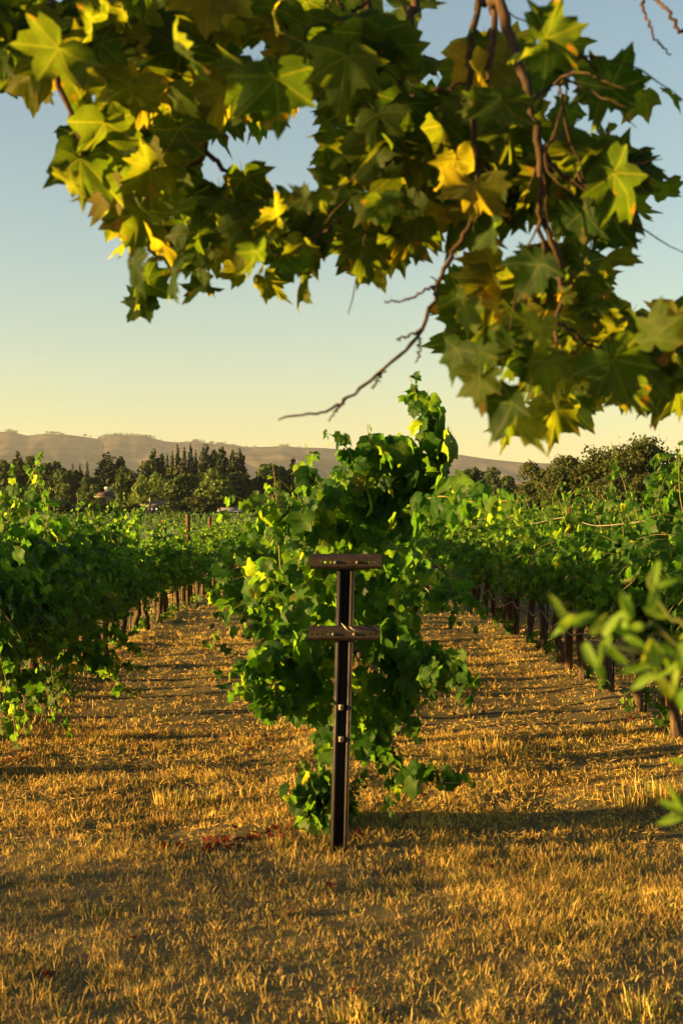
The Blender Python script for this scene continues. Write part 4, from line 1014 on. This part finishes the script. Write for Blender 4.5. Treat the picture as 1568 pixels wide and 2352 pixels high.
rads = [(.0155, .005), (.012, .007), (.0105, .0025), (.014, .004), (.013, .008), (.014, .004), (.007, .003), (.013, .005), (.007, .003), (.008, .003), (.005, .003), (.008, .004), (.005, .002), (.005, .003), (.004, .002), (.006, .003), (.004, .002), (.0035, .002), (.003, .002), (.003, .002), (.0035, .0015), (.006, .004)]
for b_, (r0, r1) in zip(branches, rads): bough('branch' if r0 > .006 else 'twig', b_, r0, r1, 14+4*len(b_))
for k in range(34):
    b_ = branches[int(rng.choice([0, 3, 8, 13, 15]))]; sp_ = spline(b_, 40); i_ = int(rng.integers(12, 38)); p0 = sp_[i_]
    if p0[2] > 3.3: continue
    dv = nrm(nrm(sp_[i_]-sp_[i_-1])*.7+rng.normal(size=3)*.7+np.array([0, 0, -.3])); L_ = rng.uniform(.10, .26)
    bough('twig', [p0, p0+dv*L_*.5+rng.normal(size=3)*.012, p0+dv*L_+np.array([0, 0, -.02])], .0032, .0012, 9)
PLL = [(60, 30, 150, 200), (110, 150, 230, 205), (70, 215, 165, 195), (200, 90, 180, 180), (155, 325, 160, 245), (160, 450, 120, 205), (243, 460, 165, 187), (300, 410, 120, 170), (425, 140, 190, 165), (300, 240, 180, 195), (275, 560, 120, 225), (310, 640, 150, 178), (335, 680, 130, 185), (388, 640, 150, 202), (455, 655, 120, 165), (500, 600, 120, 150), (575, 605, 130, 205), (625, 630, 140, 197), (690, 645, 120, 180), (722, 610, 110, 150), (835, 600, 160, 165), (890, 580, 130, 140), (800, 530, 150, 185), (600, 480, 140, 200), (520, 470, 140, 180), (640, 235, 260, 172), (790, 180, 330, 185), (560, 200, 210, 200), (830, 370, 190, 200), (760, 350, 140, 220), (690, 440, 90, 330), (738, 432, 80, 20), (870, 480, 120, 200), (480, 320, 130, 190), (350, 350, 150, 190), (420, 410, 130, 200), (440, 500, 140, 190), (370, 560, 130, 190), (700, 540, 160, 180), (960, 20, 180, 100), (988, 115, 110, 42), (1040, 240, 130, 190), (1300, 75, 210, 72), (1240, 110, 170, 60), (1310, 130, 140, 120), (1420, 160, 190, 22), (1500, 200, 130, 60), (1380, 230, 180, 180), (1440, 440, 290, 138), (1480, 370, 170, 90), (1400, 530, 160, 170), (1250, 180, 150, 200), (1150, 270, 210, 180), (1300, 280, 130, 170), (1130, 550, 120, 180), (1080, 470, 200, 190), (1200, 470, 200, 180), (1330, 420, 200, 160), (1370, 620, 170, 115), (1380, 680, 160, 170), (1210, 640, 170, 220), (1180, 620, 140, 330), (1025, 700, 150, 235), (1060, 740, 160, 190), (1160, 720, 170, 180), (1290, 690, 170, 180), (1500, 740, 160, 352), (1545, 760, 150, 80), (1035, 835, 150, 203), (1085, 845, 170, 208), (1130, 800, 120, 170), (1145, 960, 190, 222), (1175, 985, 150, 180), (1215, 1010, 170, 162), (1280, 975, 170, 178), (1325, 955, 170, 160), (1250, 860, 150, 190), (1290, 850, 100, 170), (1430, 870, 220, 150), (1450, 925, 180, 174), (1535, 945, 140, 176), (1390, 790, 180, 170), (1480, 810, 180, 160), (1340, 760, 150, 180), (1230, 780, 150, 190), (1100, 900, 150, 190), (1520, 880, 150, 120), (318, 690, 130, 182), (330, 712, 110, 176), (475, 685, 120, 168), (690, 680, 110, 183), (608, 670, 120, 192), (545, 640, 110, 200), (860, 640, 130, 165), (20, 110, 160, 190), (20, 200, 120, 200), (1540, 440, 110, 120), (1555, 210, 100, 80)]
SUNNY = {(425, 140), (160, 450), (310, 640), (388, 640), (690, 440), (738, 432), (870, 480), (1300, 75), (1240, 110), (1130, 550), (1035, 835), (1085, 845), (1130, 800), (1145, 960), (1100, 900), (1215, 1010), (1230, 780), (1060, 740), (1250, 860), (1290, 850), (1500, 740), (1210, 640), (690, 645), (575, 605)}
lp, lt, ln, ls = [], [], [], []
def add_plane(px, py, L, ang, d, facing=None):
    a_ = math.radians(ang); tipv = np.array([math.sin(a_), rng.normal()*.35, math.cos(a_)])
    s = L*.62/FPX*d
    c = P(px, py, d); tipv = nrm(tipv)
    lp.append(c-tipv*s*.45); lt.append(tipv); ls.append(s)
    sg = 1 if rng.random() < .75 else -1
    f = rng.normal(size=3)*((.55, .4, .5) if L < 150 else (.12, .2, .25))+sg*np.array([.26, -1.0, .2])
    if facing: f = rng.normal(size=3)*.35+np.array([-1.0, -.8, .15])
    ln.append(f)
for (x, y, L, an) in PLL:
    L = min(L, 230)*.97
    d = np.clip(.185*FPX/L*rng.uniform(.75, 1.0), 1.95, 3.1) if (x, y) not in SUNNY else rng.uniform(1.95, 2.15); add_plane(x, y, L*.88, an, d, (x, y) in SUNNY)
def inpoly(x, y, poly):
    c = False; n = len(poly)
    for i in range(n):
        (x0, y0), (x1, y1) = poly[i], poly[i-1]
        if (y0 > y) != (y1 > y) and x < (x1-x0)*(y-y0)/(y1-y0)+x0: c = not c
    return c
REG = [([(0, -40), (760, -40), (900, 60), (915, 290), (880, 420), (770, 490), (880, 540), (840, 600), (700, 620), (560, 600), (480, 640), (390, 640), (310, 610), (270, 540), (300, 460), (210, 430), (180, 330), (250, 260), (150, 200), (0, 160)], 290),
       ([(880, 220), (1080, 200), (1095, 540), (1000, 550), (910, 590), (850, 550), (900, 400)], 46),
       ([(1080, 150), (1220, 90), (1255, 310), (1420, 340), (1460, 430), (1410, 540), (1300, 540), (1240, 510), (1160, 530), (1000, 540), (970, 470), (1010, 300)], 115),
       ([(1020, 670), (1200, 600), (1400, 610), (1410, 700), (1500, 760), (1600, 760), (1600, 920), (1450, 890), (1350, 910), (1250, 940), (1120, 870), (1070, 830), (1030, 760)], 120)]
HOLES = [[(590, 350), (690, 270), (750, 340), (745, 420), (640, 420), (600, 440)], [(455, 370), (520, 360), (530, 430), (470, 430)], [(1255, 170), (1340, 170), (1330, 330), (1250, 330)], [(900, 20), (1060, 20), (1060, 190), (960, 190)], [(1130, 560), (1240, 530), (1240, 600), (1150, 620)]]
for poly, n in REG:
    xs = [p[0] for p in poly]; ys = [p[1] for p in poly]; k = 0
    while k < n:
        x, y = rng.uniform(min(xs), max(xs)), rng.uniform(min(ys), max(ys))
        if not inpoly(x, y, poly) or any(inpoly(x+ox, y+oy, h_) for h_ in HOLES for ox, oy in ((0, 0), (45, 0), (-45, 0), (0, 50), (0, -30))): continue
        d = rng.uniform(2.5, 3.6); add_plane(x, y, (.075+.105*rng.random()**1.2)/d*FPX, rng.normal(185, 40), d); k += 1
# buds and half-grown leaves
for k in range(26):
    b_ = branches[int(rng.choice([2, 3, 5, 6, 9, 10, 8]))]; q_ = spline(b_, 30)[int(rng.integers(8, 26))]
    px_, py_ = q_[0]/q_[1]*FPX+VPX, VPY-(q_[2]-EYE)/q_[1]*FPX
    if py_ < 560 or px_ > 1050: add_plane(px_+rng.normal()*12, py_+rng.normal()*12, rng.uniform(30, 60), rng.uniform(120, 240), q_[1]+rng.normal()*.05)
lp, lt, ln, ls = map(np.array, (lp, lt, ln, ls))
order = np.argsort(-(ls/lp[:, 1])); A, B = order[:298], order[298:]
leaf_objects('leaf', ME_PLANE, lp[A], lt[A], ln[A], ls[A], rng, plane, TB)
# the rest of the crown, above and beside the picture
n = 700; c = np.array([[1.6, .6, 4.8], [3.4, -1.0, 5.4], [2.8, 2.4, 4.8], [-.6, 2.9, 4.3], [4.6, .4, 4.6], [2.6, -2.4, 4.7]])
w = c[rng.integers(0, len(c), n)]+rng.normal(size=(n, 3))*np.array([.75, .75, .5]); w = w[(w[:, 2] > 3.6)]
wl_ = np.stack([rng.uniform(-2.7, -1.05, 80), rng.uniform(1.5, 3.3, 80), rng.uniform(2.7, 3.8, 80)], -1); w = np.vstack([w, wl_])   # the bough goes on to the left of the picture
n = len(w)
if len(B): w = np.vstack([w, lp[B]]); n = len(w)
sz = np.concatenate([rng.uniform(.08, .12, n-len(B)), ls[B]])
o = obj('crown', leaves_mesh('crown', PLANES, w-TB, rng.normal(size=(n, 3))*.6+[0, 0, -.8], rng.normal(size=(n, 3))+[0, 0, .6], sz, rng, M['plane_leaf']), None, plane); o['kind'] = 'stuff'

# ------------------------------------------------------------------ blurred shrub at the right edge, close to the camera
rng = np.random.default_rng(31)
SB = np.array([.62, 1.35, float(zground(.62, 1.35))])
shr = thing('young_shrub', 'out-of-focus yellow-green shrub reaching in at the right edge', 'shrub', tuple(SB))
stems = [[SB, SB+[.02, 0, .7], SB+[-.02, .02, 1.25], P(1560, 1490, 1.32), P(1480, 1440, 1.3), P(1400, 1420, 1.28), P(1290, 1410, 1.27)],
         [SB+[-.01, .0, 1.0], P(1640, 1600, 1.3), P(1560, 1520, 1.28), P(1480, 1500, 1.26), P(1390, 1480, 1.26)],
         [SB+[-.02, .02, 1.2], P(1620, 1500, 1.34), P(1540, 1420, 1.34), P(1490, 1340, 1.34), P(1500, 1310, 1.34)],
         [SB+[0, 0, .6], P(1700, 1900, 1.3), P(1600, 1860, 1.28), P(1540, 1870, 1.27)], [SB+[.0, .0, .9], P(1690, 1700, 1.3), P(1600, 1730, 1.3)]]
for st in stems:
    p = spline(np.array(st)-SB, 20); V, T = tube(p, np.linspace(.0032, .0012, 20), 6); obj('stem', mesh_np('stem', V, T, None, True), M['green_stem'], shr)
SL = [(1285, 1400, 335, 85), (1300, 1430, 60, 80), (1290, 1440, 245, 70), (1330, 1425, 70, 90), (1370, 1440, 40, 80), (1350, 1500, 160, 95), (1400, 1440, 30, 100), (1430, 1420, 350, 100), (1440, 1400, 340, 95), (1390, 1480, 210, 90), (1410, 1500, 140, 85), (1450, 1470, 120, 80), (1370, 1530, 155, 80), (1500, 1380, 20, 100), (1500, 1330, 15, 90), (1500, 1405, 110, 85), (1520, 1340, 60, 70), (1490, 1490, 200, 90), (1500, 1500, 170, 100), (1530, 1500, 160, 100), (1470, 1530, 250, 85), (1480, 1560, 230, 85), (1520, 1570, 150, 90), (1550, 1560, 190, 100), (1560, 1500, 170, 90), (1540, 1540, 210, 90), (1560, 1600, 180, 90), (1430, 1450, 300, 80), (1460, 1440, 70, 80), (1575, 1450, 40, 90), (1560, 1860, 300, 95), (1545, 1880, 250, 80), (1555, 1840, 340, 80), (1570, 1745, 260, 70), (1600, 1870, 120, 90)]
sp_, st_, sn_, ss_ = [], [], [], []
for (x, y, an, L) in SL:
    d = 1.28+rng.normal()*.04; a_ = math.radians(an); t = nrm(np.array([math.sin(a_), rng.normal()*.3, math.cos(a_)]))
    s = L/FPX*d*.78; sp_.append(P(x, y, d)-t*s*.3); st_.append(t); ss_.append(s); sn_.append(np.array([-.3, -1, .35])+rng.normal(size=3)*.5)
for k in range(70):                                    # the body of the shrub, beyond the right edge
    z = rng.uniform(.35, 1.7); an = rng.uniform(0, 6.28); rr_ = rng.uniform(.05, .22)
    q_ = SB+[.22+rr_*math.cos(an)*.8, rr_*math.sin(an), z]; sp_.append(q_); st_.append(rng.normal(size=3)+[0, 0, .2]); ss_.append(rng.uniform(.03, .05)); sn_.append(rng.normal(size=3)+[0, 0, .6])
leaf_objects('leaf', ME_OVAL, np.array(sp_), np.array(st_), np.array(sn_), np.array(ss_), rng, shr, SB)

# ------------------------------------------------------------------ hedge trees left of the picture that dapple the headland
rng = np.random.default_rng(55)
for (x, y, w, h, lab) in ((-11.5, 1.2, 2.6, 2.35, 'leafy bush beyond the left edge, nearest the camera'), (-12.5, 3.1, 1.9, 2.1, 'leafy bush beyond the left edge, beside the headland')):
    zg = float(zground(x, y)); root = thing('headland_bush', lab, 'bush', (x, y, zg), 0, 'bushes left of the headland')
    V, T = trunk_mesh(h*.6, .05, int(y*10), 6, h*.4); obj('trunk', mesh_np('trunk', V, T, None, True), M['tree_bark'], root)
    cc = rng.normal(size=(46, 3))*np.array([.9, w*.5, .5])+[0, 0, h*.54]; n = 110 if y < 3 else 620
    p = cc[rng.integers(0, 46, n)]+rng.normal(size=(n, 3))*.2; p[:, 2] = np.clip(p[:, 2], .12, h)
    obj('crown', leaves_mesh('crown', GRAPES_LO, p, rng.normal(size=(n, 3))+[0, 0, -.5], rng.normal(size=(n, 3))+[0, 0, .5], rng.uniform(.04, .075, n), rng, M['tree_leaf_bright']), None, root)

# ------------------------------------------------------------------ dry grass
rng = np.random.default_rng(99)
def blades(n_t, y0, y1, per, hmin, hmax, wid, margin=1.0, green=.08, seed=1):
    """tufts of short dry blades scattered in the part of the ground the photograph shows, a little beyond it too"""
    y = np.sqrt(rng.uniform(y0**2, y1**2, n_t)); x = rng.uniform(-1, 1, n_t)*(y*.275+margin)
    dens = fbm(x*.9+3, y*.7, seed, 3)*.6+fbm(x*3.2, y*2.4, seed+9, 3)*.5
    keep = rng.random(n_t) < np.clip((dens-.40)*5.0, .30, 1)
    x, y, dens = x[keep], y[keep], dens[keep]; m = len(x)
    k = rng.integers(per//2, per+1, m); idx = np.repeat(np.arange(m), k); n = len(idx)
    tuft = rng.random(m); big = np.where(tuft > .95, 1.8, 1.0)*np.clip(.55+dens, .6, 1.3)
    an = rng.uniform(0, 6.283, n); rad = rng.random(n)**.7*(.03+.06*rng.random(m)**2)[idx]*(wid/.003)**.5
    bx = x[idx]+rad*np.cos(an); by = y[idx]+rad*np.sin(an); bz = zground(bx, by)-.004
    L = (hmin+(hmax-hmin)*rng.random(n)**1.6*1.25)*big[idx]; lean = .25+np.abs(rng.normal(size=n))*.8
    flat = rng.random(n) < .10; lean = np.where(flat, rng.uniform(1.2, 1.5, n), lean)
    az = an+rng.normal(size=n)*.9
    d1 = np.stack([np.cos(az)*np.sin(lean*.6), np.sin(az)*np.sin(lean*.6), np.cos(lean*.6)], -1)
    d2 = np.stack([np.cos(az)*np.sin(lean*1.15), np.sin(az)*np.sin(lean*1.15), np.maximum(np.cos(lean*1.15), -.1)], -1)
    b0 = np.stack([bx, by, bz], -1); w = wid*rng.uniform(.6, 1.4, n)[:, None]
    fa = rng.uniform(0, 6.283, n); sd = np.stack([np.cos(fa), np.sin(fa), np.zeros(n)], -1)
    m1 = b0+d1*(L*.55)[:, None]; t1 = m1+d2*(L*.45)[:, None]
    V = np.stack([b0-sd*w, b0+sd*w, m1-sd*w*.75, m1+sd*w*.75, t1], 1)
    T = np.array([(0, 1, 3), (0, 3, 2), (2, 3, 4)])[None]+(np.arange(n)*5)[:, None, None]
    gpatch = fbm(x*.55, y*.45, 41, 3); isg = (rng.random(m) < green*np.where(gpatch > .5, 2.6, .45))
    val = np.where(isg[idx], rng.uniform(.88, .99, n), np.clip(rng.random(n)*.42+.5*rng.random(m)[idx], 0, .83))
    return V.reshape(-1, 3), T.reshape(-1, 3), np.repeat(val, 5)
G = [blades(33000, 3.6, 6.5, 13, .010, .042, .0014, 1.2, .10, 21), blades(20000, 6.5, 10, 13, .012, .042, .0020, 1.3, .14, 21), blades(22000, 10, 18, 9, .014, .044, .0028, 1.5, .14, 21), blades(15000, 18, 42, 8, .025, .06, .0052, 2, .10, 21)]
def thatch(n, y0, y1, lmin, lmax, wid, margin=1.0):
    """straw lying flat in every direction"""
    y = np.sqrt(rng.uniform(y0**2, y1**2, n)); x = rng.uniform(-1, 1, n)*(y*.275+margin); z = zground(x, y)+.004
    an = rng.uniform(0, 6.283, n); L = rng.uniform(lmin, lmax, n); up = np.abs(rng.normal(size=n))*.28+.03
    d = np.stack([np.cos(an)*np.cos(up), np.sin(an)*np.cos(up), np.sin(up)], -1)*L[:, None]; b0 = np.stack([x, y, z], -1)
    tl = rng.normal(size=n)*.8; sd = np.stack([-np.sin(an)*np.cos(tl), np.cos(an)*np.cos(tl), np.abs(np.sin(tl))], -1)*wid
    V = np.stack([b0-sd, b0+sd, b0+d*.6+sd+[0, 0, .003], b0+d], 1); T = np.array([(0, 1, 2), (0, 2, 3)])[None]+(np.arange(n)*4)[:, None, None]
    return V.reshape(-1, 3), T.reshape(-1, 3), np.repeat(rng.uniform(.0, .30, n), 4)
G += [thatch(8000, 6.5, 10.5, .025, .065, .0007, 1.2), thatch(9000, 10.5, 20, .03, .07, .0011, 1.2)]
def big_tuft(px, py, n, h, spread, green=False):
    d = FPX*EYE/(py-VPY); c = P(px, py, d)
    an = rng.uniform(0, 6.283, n); rad = np.abs(rng.normal(size=n))*spread; bx = c[0]+rad*np.cos(an)*1.5; by = d+rad*np.sin(an); b0 = np.stack([bx, by, zground(bx, by)-.004], -1)
    L = rng.uniform(.5, 1.1, n)*h; ln_ = np.abs(rng.normal(size=n))*.35; az = an+rng.normal(size=n)*.6
    t1 = b0+np.stack([np.cos(az)*np.sin(ln_)*L, np.sin(az)*np.sin(ln_)*L, np.cos(ln_)*L], -1); fa = rng.uniform(0, 6.283, n); sd = np.stack([np.cos(fa), np.sin(fa), np.zeros(n)], -1)*.0024
    V = np.stack([b0-sd, b0+sd, (b0+t1)/2-sd*.8+[0, 0, .01], (b0+t1)/2+sd*.8+[0, 0, .01], t1], 1); T = np.array([(0, 1, 3), (0, 3, 2), (2, 3, 4)])[None]+(np.arange(n)*5)[:, None, None]
    return V.reshape(-1, 3), T.reshape(-1, 3), np.repeat(rng.uniform(.9, .99, n) if green else rng.uniform(.35, .83, n), 5)
G += [big_tuft(395, 1845, 170, .11, .06), big_tuft(1530, 1840, 260, .15, .10), big_tuft(1440, 1850, 120, .09, .08), big_tuft(1250, 1970, 90, .06, .05, True), big_tuft(1130, 1720, 150, .10, .12), big_tuft(1180, 1740, 120, .10, .1),
      big_tuft(470, 1840, 110, .09, .1), big_tuft(1480, 2320, 130, .07, .06), big_tuft(820, 2330, 120, .06, .06), big_tuft(1290, 2150, 90, .055, .05), big_tuft(640, 1950, 70, .07, .05), big_tuft(250, 2090, 80, .05, .05), big_tuft(370, 1890, 60, .08, .04, True), big_tuft(560, 1700, 90, .07, .12, True)]
V, T, R = join(G)
tag(obj('dry_grass', mesh_np('dry_grass', V, T, R), M['grass']), 'short dry golden grass and stubble on the vineyard floor', None, None, 'stuff')

# ------------------------------------------------------------------ red leaves lying on the grass
RL = [(500, 1945, 9, 40), (540, 1935, 8, 30), (590, 1925, 6, 22), (410, 1955, 4, 15), (60, 1750, 7, 22), (690, 1770, 5, 14), (575, 1715, 4, 12), (765, 2040, 2, 6), (680, 2092, 1, 5), (315, 2168, 1, 3), (825, 2290, 1, 6), (640, 1925, 6, 25), (700, 1915, 4, 20), (805, 1930, 3, 8), (930, 1895, 4, 14), (320, 1605, 3, 8), (970, 1835, 2, 8), (1080, 1640, 4, 30), (1300, 1600, 4, 30), (1420, 1660, 4, 30), (110, 2245, 2, 8), (1130, 1990, 2, 20), (1210, 1930, 2, 10)]
nm_l = 0
for (px, py, n, sp) in RL:
    for k in range(n):
        x_, y_ = px+rng.normal()*sp*1.2, py+rng.normal()*sp*.3; d = FPX*EYE/(y_-VPY); c = P(x_, y_, d); z = float(zground(c[0], d))
        F = frames(np.array([rng.normal(), rng.normal(), rng.normal()*.3]), np.array([rng.normal()*.5, rng.normal()*.5-.2, 1.0])); s = rng.uniform(.022, .038)
        mt = np.eye(4); mt[:3, :3] = F*s; mt[:3, 3] = [c[0], d, z+.022]
        o = obj('fallen_leaf', ME_RED[nm_l % 6], None, None, mtx=Matrix(mt.tolist())); nm_l += 1
        tag(o, 'small dried red vine leaf lying on the golden grass', 'leaf', 'red leaves fallen on the dry grass')

# ------------------------------------------------------------------ haze
m = bpy.data.materials.new('haze'); m.use_nodes = True; nt = m.node_tree; nt.nodes.remove(nt.nodes['Principled BSDF'])
pv = nt.nodes.new('ShaderNodeVolumePrincipled'); pv.inputs['Color'].default_value = (.74, .83, 1.0, 1); pv.inputs['Density'].default_value = .000048; pv.inputs['Anisotropy'].default_value = .1
nt.links.new(pv.outputs[0], nt.nodes['Material Output'].inputs['Volume'])
hz = obj('haze', mesh_np('haze', *box(-7900, 7900, -700, 7900, -3, 345)), m); tag(hz, 'thin pale evening haze over the valley', None, None, 'stuff')
